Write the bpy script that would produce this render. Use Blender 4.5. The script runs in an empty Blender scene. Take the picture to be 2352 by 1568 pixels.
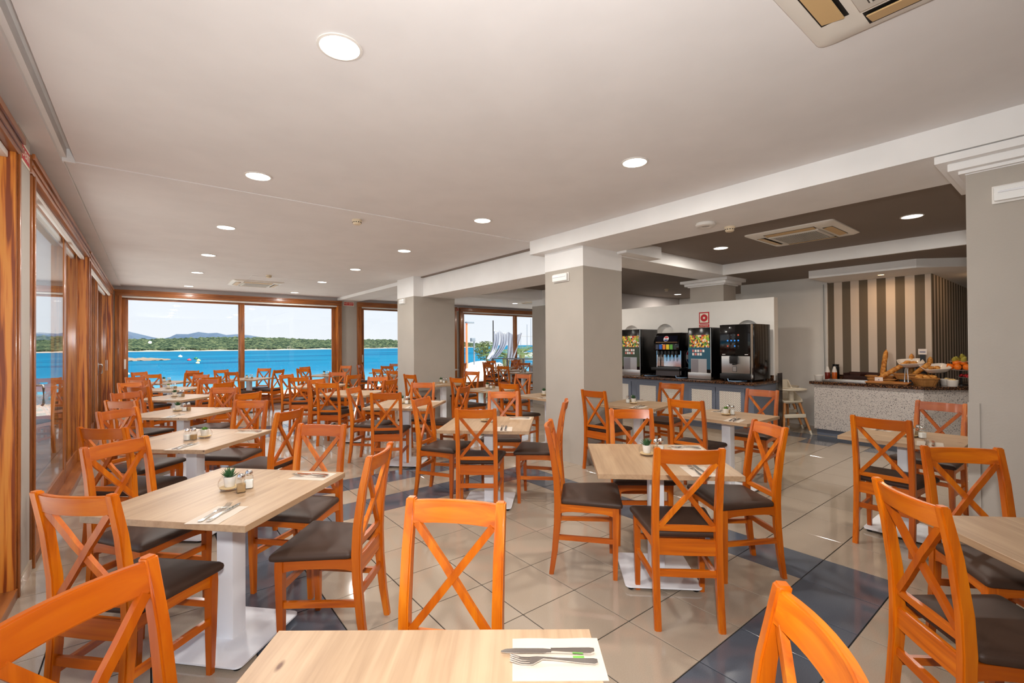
import bpy, bmesh, math, random
from mathutils import Vector, Matrix
random.seed(7)
PI = math.pi
scene = bpy.context.scene
COL = scene.collection

# ------------------------------------------------------------------ camera
H = 1.475
PIT, ROL, YAW = math.radians(.4524), math.radians(-.3942), math.radians(38.3175)
c, s = math.cos(YAW), math.sin(YAW)
R1 = Matrix(((c, -s, 0), (s, c, 0), (0, 0, 1)))
R2 = Matrix(((1, 0, 0), (0, math.cos(PIT), math.sin(PIT)), (0, -math.sin(PIT), math.cos(PIT))))
R3 = Matrix(((math.cos(ROL), 0, math.sin(ROL)), (0, 1, 0), (-math.sin(ROL), 0, math.cos(ROL))))
RC = R3 @ R2 @ R1                      # rows: right, forward, up
FPX = 1053.66
cam_d = bpy.data.cameras.new('camera')
cam_d.sensor_width = 36.0
cam_d.lens = FPX / 2352 * 36.0
cam_d.clip_start = .05
cam_d.clip_end = 20000
cam = bpy.data.objects.new('camera', cam_d)
COL.objects.link(cam)
rgt, fwd, upv = RC[0], RC[1], RC[2]
cam.matrix_world = Matrix(((rgt[0], upv[0], -fwd[0], 0), (rgt[1], upv[1], -fwd[1], 0), (rgt[2], upv[2], -fwd[2], H), (0, 0, 0, 1)))
scene.camera = cam

def project(p):                        # used only to choose which floor tiles are big enough to be single objects
    q = RC @ (Vector(p) - Vector((0, 0, H)))
    if q[1] < .05:
        return None
    return (1176 + FPX * q[0] / q[1], 784 - FPX * q[2] / q[1])

# ------------------------------------------------------------------ view, sky, sun, flash
scene.view_settings.view_transform = 'Standard'
scene.view_settings.look = 'None'
scene.view_settings.gamma = 1
scene.view_settings.use_curve_mapping = False
scene.view_settings.exposure = 0.0

W = bpy.data.worlds.new('sky')
scene.world = W
W.use_nodes = True
nt = W.node_tree
nt.nodes.clear()
wo = nt.nodes.new('ShaderNodeOutputWorld')
bg = nt.nodes.new('ShaderNodeBackground')
tc = nt.nodes.new('ShaderNodeTexCoord')
sx = nt.nodes.new('ShaderNodeSeparateXYZ')
rp = nt.nodes.new('ShaderNodeValToRGB')
nt.links.new(tc.outputs['Generated'], sx.inputs[0])
nt.links.new(sx.outputs['Z'], rp.inputs[0])
nt.links.new(rp.outputs[0], bg.inputs[0])
nt.links.new(bg.outputs[0], wo.inputs[0])
rp.color_ramp.elements[0].position = 0.0
rp.color_ramp.elements[0].color = (.88, .91, .95, 1)
rp.color_ramp.elements[1].position = .9
rp.color_ramp.elements[1].color = (.30, .48, .85, 1)
e = rp.color_ramp.elements.new(.18)
e.color = (.80, .87, .96, 1)
bg.inputs[1].default_value = 1.12

sun_d = bpy.data.lights.new('sun', 'SUN')
sun_d.energy = 11.0
sun_d.angle = math.radians(.6)
sun_d.color = (1, .96, .9)
sun = bpy.data.objects.new('sun', sun_d)
COL.objects.link(sun)
sun.rotation_euler = Vector((-.35, .55, -1)).to_track_quat('-Z', 'Y').to_euler()

# the photographer's flash on top of the camera
fl_d = bpy.data.lights.new('camera_flash', 'SPOT')
fl_d.energy = 255
fl_d.spot_size = math.radians(165)
fl_d.spot_blend = 1.0
fl_d.shadow_soft_size = .05
fl_d.color = (1, .98, .96)
fl = bpy.data.objects.new('camera_flash', fl_d)
COL.objects.link(fl)
fl.location = (.02, -.02, 1.72)
fl.rotation_euler = (fwd + Vector((0, 0, .06))).to_track_quat('-Z', 'Y').to_euler()

LAMP_W = 22.0                          # power of one ceiling downlight

# ------------------------------------------------------------------ helpers
def lin(v):
    v /= 255.0
    return v / 12.92 if v <= .04045 else ((v + .055) / 1.055) ** 2.4
def S(r, g, b):
    return (lin(r), lin(g), lin(b), 1)

MATS = {}
def mat(name, col, rough=.5, metal=0, spec=.5, coat=0, emit=None, estr=0, trans=0):
    if name in MATS:
        return MATS[name]
    m = bpy.data.materials.new(name)
    m.use_nodes = True
    b = m.node_tree.nodes['Principled BSDF']
    b.inputs['Base Color'].default_value = col
    b.inputs['Roughness'].default_value = rough
    b.inputs['Metallic'].default_value = metal
    b.inputs['Specular IOR Level'].default_value = spec
    b.inputs['Coat Weight'].default_value = coat
    b.inputs['Coat Roughness'].default_value = .12
    if emit:
        b.inputs['Emission Color'].default_value = emit
        b.inputs['Emission Strength'].default_value = estr
    MATS[name] = m
    return m
def N(m, t, **kw):
    n = m.node_tree.nodes.new(t)
    for k, v in kw.items():
        setattr(n, k, v)
    return n
def LK(m, a, b):
    m.node_tree.links.new(a, b)
def BS(m):
    return m.node_tree.nodes['Principled BSDF']
def coords(m, kind='Object', scale=(1, 1, 1), rot=(0, 0, 0)):
    t = N(m, 'ShaderNodeTexCoord')
    mp = N(m, 'ShaderNodeMapping')
    mp.inputs['Scale'].default_value = scale
    mp.inputs['Rotation'].default_value = rot
    LK(m, t.outputs[kind], mp.inputs[0])
    return mp.outputs[0]
def ramp(m, fac, stops):
    r = N(m, 'ShaderNodeValToRGB')
    el = r.color_ramp.elements
    while len(el) < len(stops):
        el.new(.5)
    for e_, (p, cl) in zip(el, stops):
        e_.position = p
        e_.color = cl
    LK(m, fac, r.inputs[0])
    return r.outputs[0]
def noise(m, vec, scale, detail=3, rough=.5, dist=0):
    n = N(m, 'ShaderNodeTexNoise')
    n.inputs['Scale'].default_value = scale
    n.inputs['Detail'].default_value = detail
    n.inputs['Roughness'].default_value = rough
    n.inputs['Distortion'].default_value = dist
    LK(m, vec, n.inputs['Vector'])
    return n.outputs[0]
def mixc(m, fac, a, b, blend='MIX'):
    x = N(m, 'ShaderNodeMix', data_type='RGBA', blend_type=blend)
    for sock, v in ((x.inputs[0], fac), (x.inputs[6], a), (x.inputs[7], b)):
        if hasattr(v, 'links'):
            LK(m, v, sock)
        else:
            sock.default_value = v
    return x.outputs[2]
def bump(m, h, strength=.2, dist=.01):
    b = N(m, 'ShaderNodeBump')
    b.inputs['Strength'].default_value = strength
    b.inputs['Distance'].default_value = dist
    LK(m, h, b.inputs['Height'])
    LK(m, b.outputs[0], BS(m).inputs['Normal'])
def mathn(m, op, a, b=None):
    x = N(m, 'ShaderNodeMath', operation=op)
    for i, v in enumerate((a, b)):
        if v is None:
            continue
        if hasattr(v, 'links'):
            LK(m, v, x.inputs[i])
        else:
            x.inputs[i].default_value = v
    return x.outputs[0]
def wood(name, c0, c1, c2, axis, rough=.34, coat=.22, fine=26, vary=.0):
    m = mat(name, c1, rough, coat=coat)
    sc = [fine, fine, fine]
    sc[axis] = 1.6
    v = coords(m, 'Object', tuple(sc))
    n = noise(m, v, 1.0, 4, .6, .6)
    col = ramp(m, n, [(.28, c0), (.5, c1), (.75, c2)])
    if vary:
        oi = N(m, 'ShaderNodeObjectInfo')
        f = mathn(m, 'MULTIPLY', oi.outputs['Random'], vary)
        col = mixc(m, f, col, c0)
    LK(m, col, BS(m).inputs['Base Color'])
    return m

# --- chair wood (grain up the posts, or along the rails)
WV = wood('chair_wood_upright', S(162, 70, 2), S(208, 105, 4), S(232, 136, 14), 2, vary=.75)
WH = wood('chair_wood_rail', S(162, 70, 2), S(208, 105, 4), S(232, 136, 14), 0, vary=.75)
WD = wood('chair_wood_depth', S(162, 70, 2), S(208, 105, 4), S(232, 136, 14), 1, vary=.75)
LEATHER = mat('brown_leather', S(66, 48, 38), .5, spec=.3)
bump(LEATHER, noise(LEATHER, coords(LEATHER, 'Object'), 420, 2), .12, .002)
# --- table oak
def oak(name):
    m = mat(name, S(206, 174, 134), .42)
    v = coords(m, 'Object', (34, 1.3, 34))
    n = noise(m, v, 1.0, 5, .62, .35)
    v2 = coords(m, 'Object', (7, 1.6, 7))
    n2 = noise(m, v2, 1.0, 2, .5, 1.2)
    a = ramp(m, n, [(.28, S(142, 112, 83)), (.48, S(170, 140, 108)), (.72, S(192, 163, 130))])
    b = ramp(m, n2, [(.3, S(156, 125, 95)), (.62, S(184, 153, 120))])
    col = mixc(m, .45, a, b)
    vo = N(m, 'ShaderNodeTexVoronoi')
    vo.inputs['Scale'].default_value = 1.0
    oi = N(m, 'ShaderNodeObjectInfo')
    ad = N(m, 'ShaderNodeVectorMath', operation='ADD')
    LK(m, coords(m, 'Object', (9, 3.6, 9)), ad.inputs[0])
    cx = N(m, 'ShaderNodeCombineXYZ')
    sc = mathn(m, 'MULTIPLY', oi.outputs['Random'], 30)
    LK(m, sc, cx.inputs[0])
    LK(m, cx.outputs[0], ad.inputs[1])
    LK(m, ad.outputs[0], vo.inputs['Vector'])
    k = ramp(m, vo.outputs['Distance'], [(.03, (1, 1, 1, 1)), (.085, (0, 0, 0, 1))])
    col = mixc(m, k, col, S(96, 62, 40))
    LK(m, col, BS(m).inputs['Base Color'])
    return m
OAK = oak('oak_table')
WHITE_METAL = mat('white_metal', S(242, 244, 248), .38)
BLACK = mat('black_plastic', S(14, 14, 15), .35)
BLACK_GLOSS = mat('black_gloss', S(5, 5, 6), .12)
BLACK_MAT = mat('black_matte', S(10, 9, 9), .55)
STEEL = mat('brushed_steel', S(190, 188, 184), .28, 1)
CHROME = mat('chrome', S(225, 225, 225), .1, 1)
DARKSTEEL = mat('dark_steel', S(92, 90, 90), .3, 1)
WHITE_PL = mat('white_plastic', S(232, 228, 222), .4)
CREAM_PL = mat('cream_plastic', S(226, 208, 178), .45)
PORC = mat('white_porcelain', S(236, 230, 222), .18)
# --- paint
def paint(name, col, bumpy=.05, rough=.75):
    m = mat(name, col, rough)
    v = coords(m, 'Object')
    n = noise(m, v, 3.0, 3)
    k = ramp(m, n, [(.35, tuple(x * .96 for x in col[:3]) + (1,)), (.65, col)])
    LK(m, k, BS(m).inputs['Base Color'])
    bump(m, noise(m, v, 90, 3), bumpy, .004)
    return m
CEIL = paint('ceiling_paint', S(234, 231, 230))
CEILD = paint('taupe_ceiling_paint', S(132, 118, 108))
WHITEP = paint('white_paint', S(243, 242, 241))
GREIGE = paint('greige_paint', S(180, 172, 162), .12)
LILAC = paint('pale_grey_paint', S(205, 198, 196))
WHITEWALL = paint('white_wall_paint', S(236, 232, 226), .03, .45)
# --- window wood
def pine(name, axis, dark=0):
    k = .78 if dark else 1
    m = wood(name, S(112 * k, 58 * k, 20 * k), S(156 * k, 90 * k, 38 * k), S(180 * k, 112 * k, 54 * k), axis, .35, .3, 14)
    return m
PINE_V = pine('pine_upright', 2)
PINE_Y = pine('pine_along', 1)
PINE_X = pine('pine_across', 0)
def bigpine():
    m = mat('pine_board', S(186, 98, 26), .35, coat=.3)
    v = coords(m, 'Object', (14, 14, .55))
    w = N(m, 'ShaderNodeTexWave', wave_type='BANDS', bands_direction='X')
    w.inputs['Scale'].default_value = 2.2
    w.inputs['Distortion'].default_value = 7
    w.inputs['Detail'].default_value = 3
    LK(m, v, w.inputs['Vector'])
    LK(m, ramp(m, w.outputs[0], [(.15, S(132, 58, 10)), (.6, S(200, 112, 32)), (.95, S(216, 138, 52))]), BS(m).inputs['Base Color'])
    return m
PINE_B = bigpine()
# --- floor tiles
def tilemat(name, col, spot, rough):
    m = mat(name, col, rough, spec=.7)
    v = coords(m, 'Object')
    oi = N(m, 'ShaderNodeObjectInfo')
    n = noise(m, v, 260, 2)
    base = ramp(m, n, [(.4, spot), (.55, col)])
    v2 = N(m, 'ShaderNodeVectorMath', operation='ADD')
    LK(m, v, v2.inputs[0])
    LK(m, oi.outputs['Location'], v2.inputs[1])
    n2 = noise(m, v2.outputs[0], 2.2, 4, .6)
    col2 = mixc(m, ramp(m, n2, [(.35, (0, 0, 0, 1)), (.8, (.35, .35, .35, 1))]), base, spot)
    LK(m, col2, BS(m).inputs['Base Color'])
    LK(m, ramp(m, n2, [(.3, (rough * .7,) * 3 + (1,)), (.8, (rough * 1.5,) * 3 + (1,))]), BS(m).inputs['Roughness'])
    return m
TILE_L = tilemat('beige_tile', S(176, 161, 143), S(168, 152, 134), .07)
TILE_D = tilemat('slate_blue_tile', S(94, 99, 109), S(86, 91, 101), .09)
GROUT = mat('grout', S(30, 26, 22), .9)
# --- stone
def speckle(name, cols, scale, rough):
    m = mat(name, cols[0][1], rough)
    vo = N(m, 'ShaderNodeTexVoronoi')
    vo.inputs['Scale'].default_value = scale
    LK(m, coords(m, 'Object'), vo.inputs['Vector'])
    sp = N(m, 'ShaderNodeSeparateColor')
    LK(m, vo.outputs['Color'], sp.inputs[0])
    r = N(m, 'ShaderNodeValToRGB')
    r.color_ramp.interpolation = 'CONSTANT'
    el = r.color_ramp.elements
    while len(el) < len(cols):
        el.new(.5)
    for e_, (p, cl) in zip(el, cols):
        e_.position = p
        e_.color = cl
    LK(m, sp.outputs[0], r.inputs[0])
    LK(m, r.outputs[0], BS(m).inputs['Base Color'])
    return m
GRANITE = speckle('brown_granite', [(0, S(30, 20, 14)), (.35, S(92, 58, 36)), (.6, S(52, 34, 24)), (.78, S(140, 96, 62)), (.92, S(18, 14, 12))], 110, .16)
TERRAZZO = speckle('terrazzo', [(0, S(216, 206, 198)), (.3, S(206, 198, 192)), (.86, S(92, 88, 90)), (.93, S(224, 216, 210)), (.965, S(60, 56, 58))], 140, .35)
BLUEGREY = paint('blue_grey_cabinet', S(104, 112, 128), .04, .5)
def lattice():
    m = mat('white_lattice', S(236, 230, 220), .5)
    v = coords(m, 'Object', (1, 1, 1), (PI / 4, 0, 0))
    se = N(m, 'ShaderNodeSeparateXYZ')
    LK(m, v, se.inputs[0])
    def band(o):
        f = mathn(m, 'FRACT', mathn(m, 'MULTIPLY', o, 52.0))
        return mathn(m, 'GREATER_THAN', f, .46)
    k = mathn(m, 'MULTIPLY', band(se.outputs[1]), band(se.outputs[2]))
    LK(m, mixc(m, k, S(236, 230, 220), S(84, 74, 66)), BS(m).inputs['Base Color'])
    return m
LATTICE = lattice()
def stripes(name, ax, offs, per, ca, cb):
    m = mat(name, ca, .7)
    se = N(m, 'ShaderNodeSeparateXYZ')
    LK(m, coords(m, 'Object'), se.inputs[0])
    f = mathn(m, 'FRACT', mathn(m, 'DIVIDE', mathn(m, 'SUBTRACT', se.outputs[ax], offs), per))
    LK(m, mixc(m, mathn(m, 'GREATER_THAN', f, .5), ca, cb), BS(m).inputs['Base Color'])
    return m
STR_LIGHT, STR_DARK = S(214, 200, 186), S(104, 92, 76)
STRIPE_Y = stripes('striped_wall_paint', 1, 1.58, .2375, STR_DARK, STR_LIGHT)
STRIPE_X = stripes('striped_side_paint', 0, 9.3, .2375, STR_DARK, STR_LIGHT)
# --- glass (thin panes)
def thin_glass(name, tint=(1, 1, 1, 1), refl=1.0, rough=0.0):
    m = bpy.data.materials.new(name)
    m.use_nodes = True
    nn = m.node_tree.nodes
    nn.clear()
    o = nn.new('ShaderNodeOutputMaterial')
    t = nn.new('ShaderNodeBsdfTransparent')
    t.inputs[0].default_value = tint
    g = nn.new('ShaderNodeBsdfGlossy')
    g.inputs['Roughness'].default_value = rough
    f = nn.new('ShaderNodeLayerWeight')          # Schlick reflectance, the same from both sides of the pane
    f.inputs[0].default_value = .5
    po = nn.new('ShaderNodeMath')
    po.operation = 'POWER'
    po.inputs[1].default_value = 5.0
    mu = nn.new('ShaderNodeMath')
    mu.operation = 'MULTIPLY_ADD'
    mu.inputs[1].default_value = .96 * refl
    mu.inputs[2].default_value = .04 * refl
    mx = nn.new('ShaderNodeMixShader')
    l = m.node_tree.links
    l.new(f.outputs['Facing'], po.inputs[0])
    l.new(po.outputs[0], mu.inputs[0])
    l.new(mu.outputs[0], mx.inputs[0])
    l.new(t.outputs[0], mx.inputs[1])
    l.new(g.outputs[0], mx.inputs[2])
    l.new(mx.outputs[0], o.inputs[0])
    return m
PANE = thin_glass('window_glass', (.985, .995, 1, 1), 1.0)
GLASSY = thin_glass('clear_glass', (.97, .985, .985, 1), 1.2)

# ------------------------------------------------------------------ geometry helpers
def bm_new():
    return bmesh.new()
def box(bm, x0, x1, y0, y1, z0, z1, M=None):
    vs = [bm.verts.new(p) for p in ((x0, y0, z0), (x1, y0, z0), (x1, y1, z0), (x0, y1, z0), (x0, y0, z1), (x1, y0, z1), (x1, y1, z1), (x0, y1, z1))]
    for f in ((0, 3, 2, 1), (4, 5, 6, 7), (0, 1, 5, 4), (1, 2, 6, 5), (2, 3, 7, 6), (3, 0, 4, 7)):
        bm.faces.new([vs[i] for i in f])
    if M:
        bmesh.ops.transform(bm, matrix=M, verts=vs)
    return vs
def bev(bm, w, seg=2):
    bmesh.ops.bevel(bm, geom=bm.edges[:], offset=w, segments=seg, affect='EDGES', profile=.6, clamp_overlap=True)
def cyl(bm, p0, p1, r0, r1=None, n=16, caps=True):
    r1 = r0 if r1 is None else r1
    p0, p1 = Vector(p0), Vector(p1)
    d = (p1 - p0)
    q = d.to_track_quat('Z', 'Y')
    rings = []
    for p, r in ((p0, r0), (p1, r1)):
        rings.append([bm.verts.new(p + q @ Vector((r * math.cos(2 * PI * i / n), r * math.sin(2 * PI * i / n), 0))) for i in range(n)])
    for i in range(n):
        bm.faces.new((rings[0][i], rings[0][(i + 1) % n], rings[1][(i + 1) % n], rings[1][i]))
    if caps:
        bm.faces.new(rings[0][::-1])
        bm.faces.new(rings[1])
def loft(bm, rings, close_ends=True):
    R = [[bm.verts.new(p) for p in r] for r in rings]
    n = len(R[0])
    for a, b in zip(R[:-1], R[1:]):
        for i in range(n):
            bm.faces.new((a[i], a[(i + 1) % n], b[(i + 1) % n], b[i]))
    if close_ends:
        bm.faces.new(R[0][::-1])
        bm.faces.new(R[-1])
def lathe(bm, prof, n=20, o=(0, 0, 0), cap0=True, cap1=True):
    R = []
    for r, z in prof:
        R.append([bm.verts.new((o[0] + r * math.cos(2 * PI * i / n), o[1] + r * math.sin(2 * PI * i / n), o[2] + z)) for i in range(n)])
    for a, b in zip(R[:-1], R[1:]):
        for i in range(n):
            bm.faces.new((a[i], a[(i + 1) % n], b[(i + 1) % n], b[i]))
    if cap0:
        bm.faces.new(R[0][::-1])
    if cap1:
        bm.faces.new(R[-1])
def tube(bm, pts, r, n=8):
    pts = [Vector(p) for p in pts]
    rings = []
    for i, p in enumerate(pts):
        d = (pts[min(i + 1, len(pts) - 1)] - pts[max(i - 1, 0)]).normalized()
        q = d.to_track_quat('Z', 'Y')
        rr = r[i] if isinstance(r, (list, tuple)) else r
        rings.append([p + q @ Vector((rr * math.cos(2 * PI * k / n), rr * math.sin(2 * PI * k / n), 0)) for k in range(n)])
    loft(bm, rings)
def prism(bm, poly, z0, z1):
    a = [bm.verts.new((x, y, z0)) for x, y in poly]
    b = [bm.verts.new((x, y, z1)) for x, y in poly]
    n = len(poly)
    for i in range(n):
        bm.faces.new((a[i], a[(i + 1) % n], b[(i + 1) % n], b[i]))
    bm.faces.new(a[::-1])
    bm.faces.new(b)
def blob(bm, loc, sx_, sy_, sz_, sub=2, jit=0.0, rot=0):
    M = Matrix.Translation(loc) @ Matrix.Rotation(rot, 4, 'Z') @ Matrix.Diagonal((sx_, sy_, sz_, 1))
    r = bmesh.ops.create_icosphere(bm, subdivisions=sub, radius=1, matrix=M)
    if jit:
        for v in r['verts']:
            v.co += Vector((random.uniform(-1, 1) * sx_, random.uniform(-1, 1) * sy_, random.uniform(-1, 1) * sz_)) * jit
_tmp = bmesh.new()
bmesh.ops.create_icosphere(_tmp, subdivisions=1, radius=1)
ICO_V = [v.co.copy() for v in _tmp.verts]
ICO_F = [[v.index for v in f.verts] for f in _tmp.faces]
_tmp.free()
def cloud(name, items, m, jit=.15):
    V, F = [], []
    for (x, y, z, a, b, cc) in items:
        o_ = len(V)
        for v in ICO_V:
            k = 1 + random.uniform(-jit, jit)
            V.append((x + v.x * a * k, y + v.y * b * k, z + v.z * cc * k))
        F += [[i + o_ for i in f] for f in ICO_F]
    me = bpy.data.meshes.new(name)
    me.from_pydata(V, [], F)
    me.materials.append(m)
    return me
def mesh(name, bm, m, smooth=None):
    bmesh.ops.recalc_face_normals(bm, faces=bm.faces[:])
    me = bpy.data.meshes.new(name)
    bm.to_mesh(me)
    bm.free()
    for mm in (m if isinstance(m, (list, tuple)) else [m]):
        me.materials.append(mm)
    if smooth:
        me.polygons.foreach_set('use_smooth', [True] * len(me.polygons))
        me.set_sharp_from_angle(angle=math.radians(smooth))
    return me
def ob(name, data, parent=None, loc=None, rz=None):
    o = bpy.data.objects.new(name, data)
    COL.objects.link(o)
    if parent:
        o.parent = parent
    if loc:
        o.location = loc
    if rz is not None:
        o.rotation_euler = (0, 0, rz)
    return o
def tag(o, label=None, cat=None, group=None, kind=None):
    if label: o['label'] = label
    if cat: o['category'] = cat
    if group: o['group'] = group
    if kind: o['kind'] = kind
    return o
def B(name, m, dims, parent=None, bevel=0, seg=2, M=None):
    bm = bm_new()
    box(bm, *dims, M=M)
    if bevel:
        bev(bm, bevel, seg)
    return ob(name, mesh(name, bm, m, 35 if bevel else None), parent)
def struct(name, m, *boxes, label=None, bevel=0):
    bm = bm_new()
    for b in boxes:
        box(bm, *b)
    if bevel:
        bev(bm, bevel, 1)
    o = ob(name, mesh(name, bm, m))
    return tag(o, label, None, None, 'structure')
def thing(name, label, cat, loc=(0, 0, 0), rz=0, group=None):
    o = ob(name, None, None, loc, rz)
    o.empty_display_size = .1
    return tag(o, label, cat, group)
def dup(root, loc, rz, label, group=None):
    r = root.copy()
    COL.objects.link(r)
    r.location = loc
    r.rotation_euler = (0, 0, rz)
    r['label'] = label
    if group: r['group'] = group
    for ch in root.children:
        k = ch.copy()
        COL.objects.link(k)
        k.parent = r
        for g in ch.children:
            d = g.copy()
            COL.objects.link(d)
            d.parent = k
    return r
def text(name, body, m, size, parent, M, depth=.0008):
    cu = bpy.data.curves.new(name, 'FONT')
    cu.body = body
    cu.size = size
    cu.align_x = 'CENTER'
    cu.align_y = 'CENTER'
    cu.extrude = depth
    t = bpy.data.objects.new(name, cu)
    COL.objects.link(t)
    bpy.context.view_layer.update()
    me = bpy.data.meshes.new_from_object(t.evaluated_get(bpy.context.evaluated_depsgraph_get()))
    bpy.data.objects.remove(t)
    me.materials.clear()
    me.materials.append(m)
    me.transform(M)
    return ob(name, me, parent)
# frames for flat print: normal towards -X (u = -Y... reading left to right is +Y to -Y), or towards -Y
def face_negx(x, y, z):
    return Matrix.Translation((x, y, z)) @ Matrix(((0, 0, -1, 0), (-1, 0, 0, 0), (0, 1, 0, 0), (0, 0, 0, 1)))
def face_negy(x, y, z):
    return Matrix.Translation((x, y, z)) @ Matrix(((1, 0, 0, 0), (0, 0, -1, 0), (0, 1, 0, 0), (0, 0, 0, 1)))
def face_posx(x, y, z):
    return Matrix.Translation((x, y, z)) @ Matrix(((0, 0, 1, 0), (1, 0, 0, 0), (0, 1, 0, 0), (0, 0, 0, 1)))

XW, YB, ZC = -.70, 13.35, 2.85          # left wall, back wall, main ceiling
# ------------------------------------------------------------------ floor
TS, TX, TY = .4, 2.005, 1.149
floor = struct('floor', GROUT, (-.95, 12.8, -3.2, 13.6, -.25, -.004), label='polished beige and slate blue tiled restaurant floor')
def tile_mesh(name, m):
    bm = bm_new()
    g = .003
    box(bm, g, TS - g, g, TS - g, -.006, 0)
    bmesh.ops.bevel(bm, geom=[e_ for e_ in bm.edges if all(v.co.z > -.001 for v in e_.verts)], offset=.0012, segments=1, affect='EDGES')
    return mesh(name, bm, m)
TM = {0: tile_mesh('tile_beige', TILE_L), 1: tile_mesh('tile_slate', TILE_D)}
def dark(a, b):
    for b0, b1 in ((-1, 7), (9, 18), (20, 29)):
        if b0 <= b <= b1 and -4 <= a <= 3 and (b in (b0, b1) or a in (-4, 3)):
            return 1
    if a == 15 and b <= 6:
        return 1
    if a == 14 and b <= 6 and b % 2:
        return 1
    return 0
cells = []
for a in range(-7, 27):
    for b in range(-10, 31):
        x, y = TX + a * TS, TY + b * TS
        if x < -.9 or x + TS > 12.7 or y + TS > 13.5:
            continue
        q = [project((x + i * TS, y + j * TS, 0)) for i, j in ((0, 0), (1, 0), (1, 1), (0, 1))]
        area = 0
        if all(q):
            if any(-60 < p[0] < 2412 and p[1] < 1600 for p in q):
                area = abs(sum(q[i][0] * q[(i + 1) % 4][1] - q[(i + 1) % 4][0] * q[i][1] for i in range(4))) / 2
        cells.append((area, a, b, x, y))
cells.sort(key=lambda t: -t[0])
rest = bm_new()
for i, (area, a, b, x, y) in enumerate(cells):
    if i < 300:
        ob('tile', TM[dark(a, b)], floor, (x, y, 0))
    else:
        n0 = len(rest.faces)
        box(rest, x + .003, x + TS - .003, y + .003, y + TS - .003, -.006, 0)
        rest.faces.ensure_lookup_table()
        for f in rest.faces[n0:]:
            f.material_index = dark(a, b)
tag(ob('tile_field', mesh('tile_field', rest, [TILE_L, TILE_D]), floor), kind='stuff')

# ------------------------------------------------------------------ ceilings and beams
struct('ceiling', CEIL, (-.43, 4.2, -3.2, 4.66, 2.857, 3.2), label='white plaster main ceiling')
struct('ceiling.001', CEIL, (-.49, 4.25, 4.66, 13.6, ZC, 3.2), label='white plaster ceiling beyond the joint line')
struct('ceiling.002', CEIL, (-.95, -.5, -3.2, 4.66, 2.835, 3.2), (-.95, -.492, 4.66, 13.6, 2.835, 3.2), label='narrow soffit above the left windows')
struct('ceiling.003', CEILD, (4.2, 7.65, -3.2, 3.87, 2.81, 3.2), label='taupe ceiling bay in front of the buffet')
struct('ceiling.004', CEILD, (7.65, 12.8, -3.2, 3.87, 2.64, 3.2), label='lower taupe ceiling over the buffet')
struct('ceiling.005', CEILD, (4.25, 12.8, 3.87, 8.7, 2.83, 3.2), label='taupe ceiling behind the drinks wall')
struct('ceiling.006', CEIL, (4.25, 12.8, 8.7, 13.6, 2.83, 3.2), label='white ceiling by the terrace view window')
struct('trim_1', WHITEP, (-.62, -.43, -3.2, 4.66, 2.935, 3.2), (-.5, -.475, -3.2, 4.63, 2.865, 2.935), (-.5, -.43, 4.64, 4.66, 2.84, 2.935), label='white cove moulding along the left ceiling edge')
struct('trim_2', WHITEP, (3.99, 4.78, -3.2, 4.65, 2.68, 3.0), label='long white ceiling beam towards the right')
struct('trim_3', WHITEP, (4.30, 5.06, 4.51, 8.3, 2.46, 3.0), label='white beam between the two tall pillars')
struct('trim_4', WHITEP, (4.2, 4.81, 9.05, 13.35, 2.775, 3.0), label='white beam running to the back windows')
struct('trim_5', WHITEP, (4.87, 8.5, 3.87, 4.42, 2.64, 3.0), (4.78, 5.55, 3.68, 3.87, 2.65, 3.0), label='white cross beam above the drinks counter')
struct('trim_6', WHITEP, (5.03, 7.64, 8.45, 9.0, 2.60, 3.0), label='white cross beam by the far pillar')
struct('trim_7', WHITEP, (7.62, 7.66, -3.2, 3.87, 2.635, 3.0), label='white fascia of the lower buffet ceiling')
bm = bm_new()
prism(bm, [(8.38, 2.84), (8.38, 1.51), (10.6, -.71), (12.6, -.71), (12.6, 2.84)], 2.516, 2.66)
tag(ob('trim_8', mesh('trim_8', bm, WHITEP)), 'white angled soffit above the bread counter', kind='structure')

def pillar(x0, x1, y0, y1, zt, top, label):
    r = thing('pillar', label, 'pillar', ((x0 + x1) / 2, (y0 + y1) / 2, 0))
    tag(r, kind='structure')
    hx, hy = (x1 - x0) / 2, (y1 - y0) / 2
    B('shaft', GREIGE, (-hx, hx, -hy, hy, 0, zt), r)
    B('white_head', WHITEP, (-hx - .002, hx + .002, -hy - .002, hy + .002, zt, top), r)
    return r, hx, hy
pillar(4.134, 4.87, 3.83, 4.51, 2.437, 2.82, 'thick greige pillar with white head and emergency light beside the drinks counter')
pillar(4.09, 5.03, 8.3, 9.05, 2.457, 2.86, 'greige pillar with white head, nearest the back windows')
pillar(7.64, 8.3, 8.15, 8.83, 2.45, 2.84, 'slim greige pillar half hidden behind the thick pillar')
def capital(r, hx, hy, zt):
    B('capital', WHITEP, (-hx - .13, hx + .13, -hy - .13, hy + .13, zt - .05, zt), r, .006)
    B('capital', WHITEP, (-hx - .075, hx + .075, -hy - .075, hy + .075, zt - .10, zt - .05), r, .006)
    B('capital', WHITEP, (-hx - .03, hx + .03, -hy - .03, hy + .03, zt - .12, zt - .10), r)
r, hx, hy = pillar(4.13, 4.87, -.3, .497, 2.55, 2.70, 'greige pillar with moulded capital at the right edge')
capital(r, hx, hy, 2.675)
B('corner_guard', GREIGE, (-hx - .006, -hx + .05, hy - .05, hy + .006, 0, 1.085), r)
r, hx, hy = pillar(7.99, 8.44, 4.05, 4.69, 2.53, 2.66, 'greige pillar with moulded capital behind the drinks wall')
capital(r, hx, hy, 2.645)

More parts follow.
